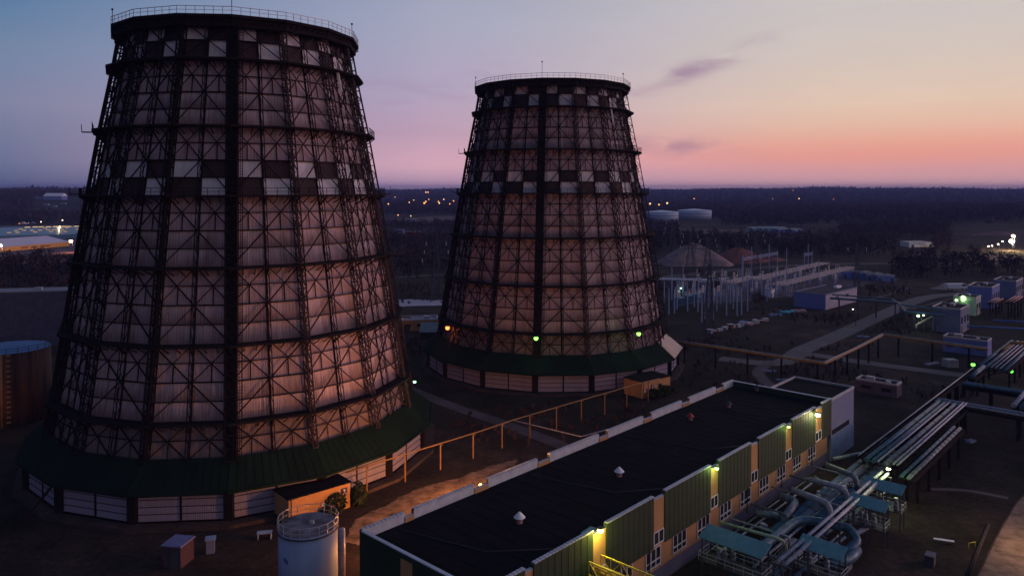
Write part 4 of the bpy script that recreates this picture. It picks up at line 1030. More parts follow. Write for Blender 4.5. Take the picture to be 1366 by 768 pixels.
t = thing('hoop_barrier', at(1297,732), 'low yellowish pipe frame by the kerb', 'frame'); p = at(1297,732); b = MB(); b.tube([(p[0]-.5,p[1],0),(p[0]-.5,p[1],.9),(p[0]+.6,p[1]+.3,.9),(p[0]+.6,p[1]+.3,0)], .06, 6); b.build('hoop', mat('bright_yellow_paint',(.6,.5,.06)), t)
b = MB()
for i in range(2): s_ = at(1290+i*3,768); q = at(1318+i*2,700); b.tube([(s_[0],s_[1],.12),(q[0],q[1],.12)], .12, 6)
tag(b.build('ground_pipe', RUSTLIT), 'thin rusty pipe on the grass left of the kerbed road', 'pipe')

# street lamps
def street_lamp(x, y, h, col, strength, power, label, r=.3, group=None, top=None):
    p = np.array(at(x, y)); t = thing('street_lamp', p, label, 'street lamp', group)
    b = MB(); b.tube([p, p+np.array([0,0,h])], .12, 6); b.tube([p+np.array([0,0,h]), p+np.array([-1.2,-.3,h+.3])], .07, 6); b.build('pole', LATT, t)
    q = p+np.array([-1.3,-.3,h+.15]); b = MB(); b.ball(q, r, 8, 6, 0, .8); b.build('lamp_head', emit('sl_%d_%d_%d_%d' % (col[0]*99,col[1]*99,col[2]*99,strength), col, strength), t)
    if power: lamp_light(q+np.array([0,0,-r-.3]), col, power, t)
def lampd(x, y, h, col, strength, power, label, r=.3, group=None):     # base below a lamp seen at x,y
    lo = y+1
    for _ in range(60):
        p = at(x, lo); d_ = p[1]; z = atd(x, y, d_)[2]
        if z < h+.15: lo = lo-.0 if False else lo
        if abs(z-(h+.15)) < .3: break
        lo += (.4 if z < h else -.2)
        if lo < 256: lo = 256; break
    street_lamp(x+1.3/p[1]*F, lo, h, col, strength, power, label, r, group)
street_lamp(1410,738,8,(1,.6,.3),20,3000,'lamp beside the kerbed road at bottom right')  # assumed lamp outside the frame, for the warm tone on the road
pl = np.array(at(574,688,5.0)); street_lamp(*px((pl[0]+1.3,pl[1]+.3,0)),4.9,(1,.34,.08),30,11000,'added orange lamp, unseen low behind the near end of the hall parapet')  # unseen lamp, added to make the orange glow on the ground
pl = np.array(at(641,647,3.2)); street_lamp(*px((pl[0]+1.3,pl[1]+.3,0)),3.1,(1,.34,.08),14,12500,'orange sodium street lamp between the hall and the nearer tower, seen over the parapet')
lampd(1224,422,6,(.5,1,.35),8,150,'green floodlight at the head of the pale green pipe',.5)
lampd(1231,421,6,(.9,1,.6),10,0,'small white lamp just right of a green floodlight',.28)
lampd(1275,401,7,(.6,1,.4),6,140,'green-white lamp left of the brightest one at the distant yard',.55)
lampd(1284,397,7,(.5,1,.3),8,160,'brightest green lamp at the distant yard',.7)
lampd(1246,413,6,(1,.9,.4),8,0,'small yellow lamp at the end of the upper blue pipes',.28)
lampd(1137,413,6,(1,.85,.6),5,0,'small warm lamp right of the blue box building',.25)
lampd(908,385,6,(.4,1,.6),9,60,'small green lamp among the substation poles',.35)
lampd(1351,315,12,(1,.7,.38),30,26000,'bright floodlight at the far excavation, upper one',1.3)
lampd(1349,322,8,(1,.75,.4),45,36000,'brightest floodlight at the far excavation, lower one',1.8)
for i,(x,y) in enumerate(((1318,329),(1323,328),(1331,326),(1337,322.5))): lampd(x,y,5,(1,.8,.6),14,0,'small street light along the far excavation road',.55,'street lights on the excavation road')
lampd(95,322,9,(1,.30,.16),36,8000,'red-orange floodlight at the corner of the white-roofed long building',1.3)
lampd(1,328,9,(1,.8,.9),30,6000,'white floodlight at the left end of the long building',1.2)
lampd(55,296,7,WARM,8,0,'dim orange lamp behind the glass hall, left one',.7); lampd(83.5,294,7,WARM,8,0,'dim orange lamp behind the glass hall, right one',.7)
tl = [(867,272,1.8),(879,273,1.3),(890,271,1.6),(926,265,1.3),(1066,265,1.6),(1031,265,1.0),(1058,254,1.0),(1112,266,1.2),(572,266,1.3),(568,269,1.4),(546,270,1.2),(552,267,1.0),(566,271,1.6),(585,269,1.3),(592,266,1.4),(600,272,1.0),(605,268,1.3),(531,287,1.0),(548,288,1.0),(586,271,1.2),(527,263,1.1),(571,256.5,1.6),(568,256.5,1.6),(518,272,1.2)]
for i,(x,y,r_) in enumerate(tl):
    cl = (1,.2,.1) if y < 255 and x > 900 else random.choice([(1,.45,.12),(1,.55,.2),(1,.38,.08)])
    z_ = 19.0; dist = (H-z_)/((y-252)/F); dist = min(dist, 2400)
    p = np.array(atd(x, y, dist)); gz = float(height(p[0], p[1])); t = thing('town_lamp', (p[0],p[1],gz), 'tiny warm street light in the far town' if cl[1] > .3 else 'tiny red light on the horizon', 'street lamp', 'street lights of the far town' if cl[1] > .3 else None)
    b = MB(); b.tube([(p[0],p[1],gz),(p[0],p[1],p[2])], .15, 5); b.build('pole', LATT, t)
    b = MB(); b.ball(p, r_*min(1, dist/1700)*1.25, 8, 6); b.build('lamp_head', emit('tl_%d' % int(cl[1]*100), cl, 2.2), t)

# ------------------------------------------------------------------ substation
def pole(x, yb, yt, label='tall pale substation pole', r=.26):
    p = np.array(at(x, yb)); top = atd(x, yt, p[1])[2]; t = thing('steel_pole', p, label, 'pole', 'tall pale poles of the substation')
    b = MB(); b.cyl(p, r*1.15, 0, top, 8, r*.7); b.build('shaft', POLE, t)
    b = MB(); b.cyl(p, r*.3, top, top+1.6, 6, .02); b.build('spike', LATT, t)
for (x,yb,yt) in ((896,400,355),(903,412,372),(917,415,375),(911,402,352),(931,416,376),(936,430,390),(940,425,382),(951.5,426,366),(961,406,368),(969,421,362),(974,405,372),(983,421,378),(989,420,385),(997,415,372),(1023,402,372),(1035,397,362),(899.5,418,385),(926,409,372),(945,412,380),(956,415,385),(1008,408,380),(1016,398,368),(1029,392,366),(1049,388,331),(1041,390,362),(1062,384,352),(1080,380,352),(886,404,375),(892,420,384),(1092,376,346),(978,412,374),(1003,396,362),(991,388,339),(906,398,370)):
    pole(x, yb, yt)
for (x,y,yb) in ((896,0,0),):
    pass
# portal gantries
def gantry(x0, x1, yb0, yb1, h, n, label, over=5):
    P0, P1 = np.array(at(x0, yb0)), np.array(at(x1, yb1)); t = thing('line_gantry', P0, label, 'gantry'); z_ = np.array([0,0,1.])
    for i in range(n):
        q = P0+(P1-P0)*i/(n-1); b = MB(); b.beam(q, q+z_*(h+over*(i%2+.3)), .45); b.build('column', POLE, t)
    b = MB(); a_, c0 = P0+z_*h, P1+z_*h
    for k in (-.45,.45):
        for zz in (-.6,.6): b.beam(a_+np.array([0,k,zz]), c0+np.array([0,k,zz]), .2)
    m_ = int(np.linalg.norm(P1-P0)/1.6)
    for i in range(m_): q, w_ = a_+(c0-a_)*i/m_, a_+(c0-a_)*(i+1)/m_; s_ = 1 if i%2 else -1; b.beam(q+z_*.6*s_+np.array([0,-.45,0]), w_-z_*.6*s_+np.array([0,-.45,0]), .14)
    b.build('truss_beam', LATT if False else POLE, t)
    b = MB()
    for i in range(n*3): q = a_+(c0-a_)*(i+.5)/(n*3); b.cyl((q[0],q[1]), .16, h-2.4, h-.7, 8)
    b.build('insulator', GREYD, t)
gantry(990,1037,370,360,10.5,5,'pale line gantry standing before the mounds')
gantry(1073,1083,360,358,9.5,3,'short line gantry at the far end of the busbars')
# busbar runs: long decks of close insulators
def busbar(x0,y0,x1,y1,h,label,w_=6.5,n=20):
    P0, P1 = np.array(at(x0,y0)), np.array(at(x1,y1)); t = thing('busbar_frame', P0, label, 'busbar frame'); d_ = (P1-P0); L_ = np.linalg.norm(d_); d_ /= L_; nn = np.array([d_[1],-d_[0],0]); z_ = np.array([0,0,1.])
    b = MB()
    for i in range(n+1): q = P0+d_*L_*i/n+z_*h; b.beam(q, q+nn*w_, .34, .35)
    b.build('crossbar', mat('cream_insulator', (.62,.50,.44), .5), t)
    b = MB()
    for k in (0,.33,.66,1): b.beam(P0+nn*w_*k+z_*(h+.35), P1+nn*w_*k+z_*(h+.35), .22)
    b.build('conductor', GALV, t)
    for i in range(0, n+1, 5):
        b = MB(); q = P0+d_*L_*i/n
        for k in (.05,.95): b.beam(q+nn*w_*k, q+nn*w_*k+z_*(h-.2), .35)
        b.build('post', POLE, t)
busbar(1000,384,1092,360,4.6,'farther long busbar deck of pale insulators')
busbar(1030,392,1130,366,4.6,'nearer long busbar deck of pale insulators',6.5,22)
busbar(965,388,1000,379,4.2,'short busbar deck left of the long ones',6,12)
# breakers: three columns on a stand, many
def breaker0():
    t = thing('circuit_breaker', (0,0,0), 'pale three-column circuit breaker in the substation', 'switchgear', 'circuit breakers of the substation')
    b = MB()
    for s_ in (-1.1,0,1.1): b.beam((s_,-.3,0),(s_,-.3,2.4),.16); b.beam((s_,.3,0),(s_,.3,2.4),.16)
    b.beam((-1.4,0,2.45),(1.4,0,2.45),.5,.2); b.build('stand', POLE, t)
    for s_ in (-1.1,0,1.1):
        b = MB()
        for k in range(5): b.cyl((s_,0), .26, 2.6+k*.42, 2.85+k*.42, 8, .14)
        b.build('insulator', mat('cream_insulator', (.62,.50,.44)), t)
    b = MB(); b.cbox((0,0,4.75), 2.6, .3, .25); b.build('terminal_bar', GALV, t)
    return t
br = breaker0(); rr = random.Random(11); first = True
spots = []
for r_ in range(9):
    for k in range(13):
        x = 900+r_*2+k*17+rr.uniform(-3,3); y = 376+ (8-r_)*3.6-k*1.0+rr.uniform(-1,1)
        if not (1055 < x < 1150 and y > 380) and x < 1160 and rr.random() > .15: spots.append((x,y))
for (x,y) in spots:
    p = at(x,y)
    if first: br.location = p; br.rotation_euler = (0,0,eang+.4); first = False
    else: copy_tree(br, p, rot=eang+rr.choice([0,pi/2])+.05)
# transformers in blue
for i,(x,y) in enumerate(((917,404),(926,402),(935,400),(905,407))):
    p = at(x,y); t = thing('transformer', p, 'blue-green transformer at the near edge of the substation', 'transformer', 'blue transformers of the substation'); b = MB(); b.cbox(p, 5, 3, 3.6, eang); b.build('tank', mat('transformer_blue', (.06,.16,.26), .6), t)
    b = MB()
    for k in range(6): b.cbox((p[0]+cos(eang)*(-2+.8*k)+sin(eang)*1.9, p[1]+sin(eang)*(-2+.8*k)-cos(eang)*1.9, .4), .12, .7, 2.8, eang)
    b.build('radiator', MATS['transformer_blue'], t)
    b = MB()
    for k in (-1.3,0,1.3): b.cyl((p[0]+cos(eang)*k,p[1]+sin(eang)*k), .25, 3.6, 5.4, 8, .1)
    b.build('bushing', MATS['cream_insulator'], t)
block(914,384,34,7,4.2,'long low control building with a pale roof in the substation',mat('plum_wall',(.12,.10,.15),.9),radians(-12),0,'control_building','building',mat('pale_blue_roof',(.50,.56,.66),.7))
block(939,390,5,4,5,'small pale switch house at the end of the control building',LAV,radians(-12),2,'switch_house')
block(1027,396,4,3,3.4,'white relay cabin among the busbar posts',WHITE,eang,0,'relay_cabin','cabin')
# blue box building
Q1, Q2, Q3 = np.array(at(1101,413.5)), np.array(at(1059,408.7)), np.array(at(1143,402))
t = thing('switchgear_hall', Q1, 'blue box-shaped building with flat roof beside the substation', 'building'); u_ = (Q3-Q1)[:2]; v_ = (Q2-Q1)[:2]
b = MB(); b.box(Q1, u_, v_, 0, 6.2); b.build('wall', BLUEB, t)
un, vn = u_/np.hypot(*u_), v_/np.hypot(*v_)
b = MB(); b.box(Q1[:2]+un*.2+vn*.2, u_-un*.4, v_-vn*.4, 6.203, 6.25); b.build('roof', mat('grey_felt_roof', (.06,.055,.07), .9), t)
b = MB(); b.box(Q1[:2]-un*.1-vn*.1, u_+un*.2, vn*.35, 6.252, 6.6); b.box(Q1[:2]-un*.1+vn*.26, un*.35, v_-vn*.2, 6.252, 6.6); b.box(Q1[:2]+v_-vn*.3+un*.26, u_, vn*.35, 6.252, 6.6); b.box(Q1[:2]+u_-un*.2+vn*.26, un*.3, v_-vn*.6, 6.252, 6.6)
b.build('parapet', LAV, t)
b = MB(); b.box(Q1[:2]-vn*.08+un*.05, u_-un*.1, vn*.08, .05, 6.15); b.build('side_wall', mat('lavender_lit_wall', (.36,.33,.42), .85), t)  # lighter right wall: light from the right is put into its colour
for k in (.3,.62): 
    b = MB(); b.box(Q1[:2]+u_*k-vn*.12, un*3.2, vn*.05, 3.4, 4.6); b.build('window', GLASS, t)
b = MB(); b.box(Q1[:2]+u_*.75+v_*.4, un*5, vn*1.6, 6.252, 7.2); b.build('roof_unit', WHITE, t)
for i,(x,y,lb) in enumerate(((1134,371,'blue transformer house left in the row of four'),(1150,372,'blue transformer house, second in the row of four'),(1166,373.5,'paler blue transformer house, third in the row of four'),(1180,375,'flat blue transformer house at the right end of the row'))):
    block(x,y,9,5,4.0-.3*i,lb,[BLUEB,BLUEB,LAV,BLUEB][i],radians(-8),0,'transformer_house')
# crates and tarps along the edge of the substation
rr = random.Random(5)
for i in range(15):
    f_ = i/14; x = 947+ (1022-947)*f_+rr.uniform(-2,2); y = 444-(444-429)*f_+rr.uniform(-.8,.8); p = at(x,y)
    L_, W_, h_ = rr.uniform(1.0,2.6), rr.uniform(.9,1.6), rr.uniform(.6,1.6)
    t = thing('storage_crate', p, 'pale crate in the row along the substation edge', 'crate', 'crates along the substation edge'); b = MB(); b.cbox(p, L_, W_, h_, rr.uniform(0,1)); b.build('body', [LAV,GALV,mat('rose_crate',(.34,.23,.24),.8),CONC][(i*7)%4], t)
    b = MB(); b.cbox((p[0],p[1],h_+.003), L_+.1, W_+.1, .12, rr.uniform(0,1)); b.build('lid', GALV, t)
for i,(x,y,L_,m_,lb) in enumerate(((1034,421,4.5,'w','whitish tarpaulin heap left of the cyan one'),(1048,417,5.5,'c','bright cyan tarpaulin heap near the blue box building'),(1060,416,2.5,'r','small reddish heap right of the cyan tarpaulin'),(1069,415.5,2.2,'r','small pale rose heap by the blue box building'),(992,431,2.5,'w','low white tarpaulin bundle at the crate row'))):
    p = at(x,y); b = MB(); rr = random.Random(i+20)
    for k in range(9):
        b.ball((p[0]+rr.uniform(-.5,.5)*L_, p[1]+rr.uniform(-1,1), .3), rr.uniform(.5,1.1), 8, 5, 0, .8)
    tag(b.build('tarpaulin_heap', {'w':LAV,'c':mat('cyan_tarp',(.08,.42,.55),.6),'r':MATS['rose_crate']}[m_]), lb, 'tarpaulin')

# pylons
def pylon(x, yb, yt, label, arms=3, w=5.0, dist=None):
    p = np.array(at(x, yb)); Hh = atd(x, yt, p[1])[2]; t = thing('lattice_pylon', p, label, 'pylon'); b = MB(); n = 11
    def cp(i, sx_, sy): f_ = i/n; ww = w/2*(1-f_)**1.3+.35; return p+np.array([sx_*ww, sy*ww, Hh*f_])
    for i in range(n):
        for s0, s1 in ((-1,-1),(1,-1),(1,1),(-1,1)): b.beam(cp(i,s0,s1), cp(i+1,s0,s1), .22)
        for (q, w_) in (((-1,-1),(1,-1)),((1,-1),(1,1)),((1,1),(-1,1)),((-1,1),(-1,-1))):
            b.beam(cp(i,*q), cp(i+1,*w_), .12); b.beam(cp(i,*w_), cp(i+1,*q), .12)
    b.build('mast', LATT, t)
    for k in range(arms):
        zz = Hh*(.93-.13*k); L_ = 4.5+k*.9; b = MB()
        for s_ in (-1,1): b.beam(p+np.array([0,0,zz+.8]), p+np.array([s_*L_,0,zz]), .16); b.beam(p+np.array([0,0,zz-.4]), p+np.array([s_*L_,0,zz]), .16)
        c0 = b.build('cross_arm', LATT, t)
        for s_ in (-1,1): b = MB(); b.cyl((p[0]+s_*L_,p[1]), .18, zz-1.9, zz-.05, 6); b.build('insulator', GALV, c0)
    return t
pylon(921,362,310,'lattice pylon standing before the pale sand mound'); pylon(944,368,315,'lattice pylon right of the sand mound peak')
pylon(946,440,352,'dark lattice pylon nearest, at the edge of the substation',2,3.2); pylon(1008,366,308,'slim lattice pylon right of the red clay mound',2,3)
pylon(582,402,316,'lattice pylon with white insulators between the two cooling towers',3,4); pylon(1143,392,325,'slim lattice mast behind the blue box building',1,2.0)
pylon(897,345,292,'distant lattice pylon beside the farther tower',3,5)
# mounds
def mound(x, y, rx, ry, h, m, label, seed, skew=0):
    p = np.array(at(x,y)); b = MB(); n, k = 40, 14; rs = np.random.default_rng(seed); ph = rs.uniform(0,6,6)
    V_ = []
    for i in range(k+1):
        f_ = i/k
        for j in range(n):
            a = 2*pi*j/n; wob = 1+.10*sin(3*a+ph[0])+.07*sin(5*a+ph[1])+.04*sin(9*a+ph[2]+3*f_)
            V_.append((p[0]+rx*f_*wob*cos(a)+skew*(1-f_), p[1]+ry*f_*wob*sin(a), h*(1-f_**1.5)*(1+.05*sin(11*a+9*f_+ph[4])+.04*sin(17*a-7*f_+ph[5]))*(1+.05*sin(7*a+ph[3]))-.05))
    b.v = V_
    for i in range(k):
        for j in range(n): q = (j+1)%n; b.f.append((i*n+j, (i+1)*n+j, (i+1)*n+q, i*n+q)); b.m.append(0); b.uv.append([(0,0)]*4)
    b.smooth = True; return tag(b.build('soil_mound', m), label, 'mound')
mound(925,352,26,20,13.2,SAND,'tall pale sand mound behind the substation',1)
mound(983,349,19,16,9.5,CLAY,'lower reddish clay mound right of the sand mound',2)
mound(1025,347,12,10,3.2,CLAY,'low reddish heap beside the clay mound',3)
mound(1330,318,40,14,7,EARTH,'broad earth bank at the far excavation',4)
# oil tanks far off
def oil_tank(x, yb, wpx, hpx, label, m):
    p = np.array(at(x,yb)); k = p[1]/F; r_ = wpx*k/2; h_ = hpx*k; c0 = p+np.array([0,r_,0]); t = thing('oil_tank', c0, label, 'storage tank')
    b = MB(); b.cyl(c0, r_, 0, h_, 40); b.smooth = True; b.build('body', m, t)
    b = MB(); b.cyl(c0, r_+.4, h_+.003, h_+r_*.09, 40, r_*.08); b.build('roof', mat('pale_tank_roof', (.55,.60,.72), .6), t)
    b = MB(); b.cyl(c0, r_+.25, h_*.60, h_*.66, 40); b.build('stripe', mat('dark_blue_stripe', (.10,.14,.28), .7), t)
TB = mat('far_tank_blue', (.38,.46,.62), .7, 0, .1, .05)
oil_tank(887,296,45,13,'blue-white oil tank nearer the farther cooling tower',TB); oil_tank(932,293,45,12,'blue-white oil tank farther right, partly behind the other',TB)
for i,(x,y,L_,h_,m_,lb) in enumerate(((1023,309,42,5,'c','long pale cyan shed far beyond the mounds'),(1052,310,30,4,'b','blue-grey shed right of the long cyan shed'),(1066,311,14,3,'b','small blue shed at the end of the far row'),(1223,329,22,4,'p','pale hut in the far clearing'))):
    block(x,y,L_,14,h_,lb,{'c':mat('cyan_wall',(.22,.42,.50),.7),'b':BLUEB,'p':WHITE}[m_],radians(3),0,'far_shed','shed',mat('pale_blue_roof',(.50,.56,.66)))
for i,(x,y,L_,h_,m_,lb) in enumerate(((551,315,16,5,RED,'red flat-roofed building between the two towers'),(533,311,10,4,BLUEB,'small blue building left of the red one'),(545,296,22,4,LAV,'long pale building behind the red one'),(576,276,40,9,WHITE,'white far building under the town lights'),(560,438,13,3.6,YELLOW,'dim ochre shed beside the left foot of the farther tower'))):
    block(x,y,L_,9,h_,lb,m_,radians(2 if i < 4 else 8),3 if i in (0,4) else 0,'low_building','building',mat('plum_roof',(.22,.19,.26),.8) if i == 4 else ROOF)
t = thing('lean_to', at(575,452), 'green sloping lean-to roof at the left foot of the farther tower', 'lean-to'); p = np.array(at(572,452)); b = MB()
b.hexa([p+np.array(v) for v in ((-3,-2,2.6),(3,-2,2.6),(3,3,5),(-3,3,5),(-3,-2,2.75),(3,-2,2.75),(3,3,5.15),(-3,3,5.15))]); b.build('roof', mat('grey_green_sheet',(.16,.22,.24),.6), t)
b = MB(); b.box((p+np.array([-2.7,-1.6,0]))[:2], (5.4,0), (0,4.2), 0, 2.5); b.build('wall', GREYD, t)

# vehicles
def vehicle(x, y, L_, W_, h_, ang, label, m, van=True, lights=False, group=None):
    p = np.array(at(x,y)); t = thing('parked_van' if van else 'parked_car', p, label, 'van' if van else 'car', group); u_ = np.array([cos(ang), sin(ang), 0]); v_ = np.array([-sin(ang), cos(ang), 0]); z_ = np.array([0,0,1.])
    prof = [(-.5,.35),(-.5,1),(.28,1),(.36,.62),(.5,.5),(.5,.35)] if van else [(-.5,.35),(-.49,.62),(-.33,.68),(-.22,1),(.12,1),(.27,.66),(.5,.58),(.5,.35)]
    b = MB(); A_ = [p+u_*L_*a+z_*h_*q*1.0-v_*W_/2 for a, q in prof]; B_ = [q+v_*W_ for q in A_]; k = len(A_)
    b.face(A_); b.face(B_[::-1])
    for i in range(k): j = (i+1)%k; b.face([A_[j],A_[i],B_[i],B_[j]])
    b.build('body', m, t)
    b = MB(); 
    for s_ in (-1,1):
        c0 = p+v_*s_*(W_/2+.01)
        if van: b.face([c0+u_*L_*a+z_*h_*q for a, q in ((.12,.66),(.33,.66),(.27,.92),(.12,.92))])
        else: b.face([c0+u_*L_*a+z_*h_*q for a, q in ((-.29,.7),(.22,.7),(.10,.95),(-.21,.95))])
    b.build('side_window', GLASS, t)
    for a in (-.32,.32):
        for s_ in (-1,1):
            b = MB(); c0 = p+u_*L_*a+v_*s_*(W_/2-.1)+z_*.36; b.tube([c0-v_*.11, c0+v_*.11], .36, 12); b.build('wheel', TYRE, t)
    if lights:
        for s_ in (-.35,.35): b = MB(); b.ball(p+u_*L_*-.51+v_*W_*s_+z_*h_*.5, .45, 8, 5); b.build('tail_light', emit('tail', (1,.22,.10), 12), t)
    return t
vehicle(1277,387,12,3,3.4,.1,'white box truck parked on the distant yard',WHITE)
vehicle(1310,384,8,2.6,2.8,-.1,'white van at the left of the far yard row',WHITE); vehicle(1322,384,8,2.6,2.8,-.1,'grey van in the middle of the far yard row',LAV); vehicle(1333,385,7,2.6,2.6,-.1,'reddish van at the right of the far yard row',mat('rose_crate',(.5,.36,.36))); vehicle(1353,388,5,2.2,2.4,.1,'lone white van at the right edge of the far yard',WHITE)
vehicle(967,377,7,2.5,2.6,0,'white van by the busbar decks',WHITE)
vehicle(31,300,9,3.6,4.0,0,'white car with red tail lights on the road behind the glass hall, left one',WHITE,False,True); vehicle(43,299.5,9,3.6,4.0,0,'silver car with red tail lights on the road behind the glass hall, right one',LAV,False,True)

# ------------------------------------------------------------------ left side: long building, glass hall, tank
p0, p1 = np.array(at(-40,341)), np.array(at(93,329.5)); u_ = (p1-p0)[:2]; L_ = np.hypot(*u_); un = u_/L_; vn = np.array([-un[1], un[0]])
t = thing('market_hall', p1, 'long building with a pale ribbed gable roof and an ochre wall, left edge', 'building')
b = MB(); b.box(p0[:2], u_, vn*34, 0, 4.6); b.build('wall', mat('bright_ochre_wall', (.66,.36,.09), .8), t)
b = MB(); A_ = np.array([*p0[:2],4.603]); ex = np.array([*un,0]); ey = np.array([*vn,0]); z_ = np.array([0,0,1.])
a0, a1_, a2_, a3_ = A_-ey*.6-ex, A_+ex*(L_+.6)-ey*.6, A_+ex*(L_+.6)+ey*34.6, A_+ey*34.6-ex; r0, r1 = A_+ey*17+z_*5.6-ex, A_+ex*(L_-8)+ey*17+z_*5.6
b.face([a0,a1_,r1,r0]); b.face([a1_,a2_,r1]); b.face([a2_,a3_,r0,r1])
for i in range(40): s_ = i/40; b.beam(a0+(a1_-a0)*s_+z_*.05, r0+(r1-r0)*s_+z_*.05, .3, .18)
b.build('roof', mat('pale_ribbed_roof', (.60,.62,.74), .6, 0, .08, .05), t)
b = MB()
for i in range(22):
    if i not in (5,6,12,13): b.box(p0[:2]+un*(L_*.48+i*1.25)-vn*.12, un*.9, vn*.1, 2.3, 3.3)
b.build('lettering', GREYD, t)
b = MB(); b.box(p0[:2]-vn*.1, u_, vn*.08, 0, .9); b.build('wall_base', GREYD, t)
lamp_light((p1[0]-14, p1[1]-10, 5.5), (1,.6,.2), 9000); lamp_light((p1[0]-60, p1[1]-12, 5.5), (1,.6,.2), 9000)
q0, q1 = np.array(at(-50,322)), np.array(at(97,318.5)); u_ = (q1-q0)[:2]; L_ = np.hypot(*u_); un = u_/L_; vn = np.array([-un[1], un[0]])
t = thing('glass_hall', q1, 'wide low glass-roofed hall with rows of glowing roof lights, left edge', 'building')
b = MB(); b.box(q0[:2], u_, vn*190, 0, 4.5); b.build('wall', mat('teal_wall', (.10,.20,.32)), t)
b = MB(); b.box(q0[:2]-un, u_+un*2, vn*191, 4.503, 4.7); b.build('roof', mat('teal_glass_roof', (.09,.17,.22), .35, 0, .3, .02), t)
rr = random.Random(2)
for r_ in range(4):
    for k in range(9):
        if rr.random() < (.45 if r_ else 0): continue
        c0 = q0[:2]+un*L_*(.28+.08*k+rr.uniform(-.012,.012)+.01*r_)+vn*(182-r_*42+rr.uniform(-4,4)); b = MB(); b.cbox((c0[0],c0[1],4.704), 5 if r_ == 0 else 3.4, 4, .5, atan2(un[1],un[0])); b.build('roof_light', emit('warm_rooflight' if r_ == 0 else 'dim_rooflight', (1,.62,.25), .9 if r_ == 0 else .35), t)
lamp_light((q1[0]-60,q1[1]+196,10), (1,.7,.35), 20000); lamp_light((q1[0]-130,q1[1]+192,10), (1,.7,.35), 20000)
def gable(x, y, L_, W_, h_, ro, label, wm_, rm): return shed(x, y, L_, W_, h_, radians(3), label, wm_, rm, 'building', 'gabled_barn', ro)
t, p, u_, v_ = gable(74,281,42,26,9,7,'white-roofed barn on the dark wooded slope at left',BLUEB,WHITE)
dz = float(height(p[0], p[1])); t.location.z += dz
for i,(x,y,L_) in enumerate(((62,284,10),(73,284.5,8),(84,283,13),(94,276,14),(101,274,12),(51,281,8))):
    t, p, u_, v_ = shed(x,y,L_,7,4,radians(3),'small pale hut below or beside the white-roofed barn',LAV,mat('pale_blue_roof',(.50,.56,.66)),'hut','far_hut'); t.location.z += float(height(p[0],p[1])); t['group'] = 'huts around the white-roofed barn'
# large tank at left edge
c0 = np.array(atd(12,463.5,166)); r_ = 8.0; zt = c0[2]
t = thing('large_tank', (c0[0],c0[1],0), 'big dark cylindrical tank with a blue top and rust-brown runs at the left edge', 'storage tank')
b = MB(); b.cyl(c0, r_, 0, zt, 48); b.smooth = True; b.build('body', mat('dark_tank', (.06,.045,.06), .8, 0, .9, .9, col2=(.20,.09,.06), aniso=(1,1,.08)), t)
b = MB(); b.cyl(c0, r_+.1, zt+.003, zt+.5, 48, .2); b.build('roof', mat('blue_tank_roof', (.07,.15,.34), .6, 0, .2, .3), t)
b = MB(); ring_rail(b, c0, r_, zt, 1.1, 24, .08); b.build('handrail', RUSTLIT, t)
b = MB()
for k in range(14): b.cbox((c0[0]+r_*cos(-1.0)*1.03,c0[1]+r_*sin(-1.0)*1.03, 1+k*1.1), .8, .25, .3, .5)
b.tube([(c0[0]+r_*cos(-1.15)*1.03,c0[1]+r_*sin(-1.15)*1.03,0),(c0[0]+r_*cos(-1.15)*1.03,c0[1]+r_*sin(-1.15)*1.03,zt)], .25, 8); b.build('stair_steps', mat('orange_rust', (.45,.20,.08), .8), t)
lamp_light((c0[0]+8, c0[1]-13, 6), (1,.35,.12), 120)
block(20,470,34,7,19.2,'dim lavender-roofed building behind the big tank at left',mat('plum_wall',(.12,.10,.15)),radians(12),0,'boiler_shed','building',mat('lavender_roof',(.30,.26,.36),.8))

# ------------------------------------------------------------------ trees and woods
def tree_pts(n_try, rmin, rmax, amin, amax):
    r_ = np.sqrt(rng.uniform(rmin**2, rmax**2, n_try)); a = np.radians(rng.uniform(amin, amax, n_try)); return r_*np.sin(a), r_*np.cos(a)
def keep(x, y):
    w = y*cos(PITCH)+H*sin(PITCH); X_ = 683+F*x/w; Y_ = CYP-F*(y*sin(PITCH)-H*cos(PITCH))/w; r = np.hypot(x, y)
    k = np.ones(len(x), bool)
    def cut(c): k[c] = False
    cut((Y_ > 372) & (X_ > 110)); cut(Y_ > 470)
    cut((X_ < 110) & (Y_ > 299) & (Y_ < 352) & (r < 1400)); cut((X_ < 66) & (Y_ > 436))
    cut((X_ > 858) & (X_ < 1190) & (Y_ > 344)); cut((X_ > 878) & (X_ < 1036) & (Y_ > 336))
    cut((X_ > 860) & (X_ < 962) & (Y_ > 291) & (Y_ < 302)); cut((X_ > 905) & (X_ < 1120) & (Y_ > 301) & (Y_ < 317))
    cut((X_ > 1090) & (X_ < 1240) & (Y_ > 296) & (Y_ < 300))
    cut((X_ > 1268) & (Y_ > 306) & (Y_ < 344)); cut((X_ > 1195) & (X_ < 1245) & (Y_ > 320) & (Y_ < 346))
    cut((X_ > 1190) & (Y_ > 371)); cut((X_ > 500) & (X_ < 620) & (Y_ > 286) & (Y_ < 300)); cut((X_ > 500) & (X_ < 600) & (Y_ > 306) & (Y_ < 317))
    cut((X_ > 500) & (X_ < 600) & (Y_ > 362) & (Y_ < 368)); cut((X_ > 45) & (X_ < 110) & (Y_ > 262) & (Y_ < 290) & (r < 2200))
    cut((X_ > 860) & (Y_ > 344) & (Y_ < 353))
    return k
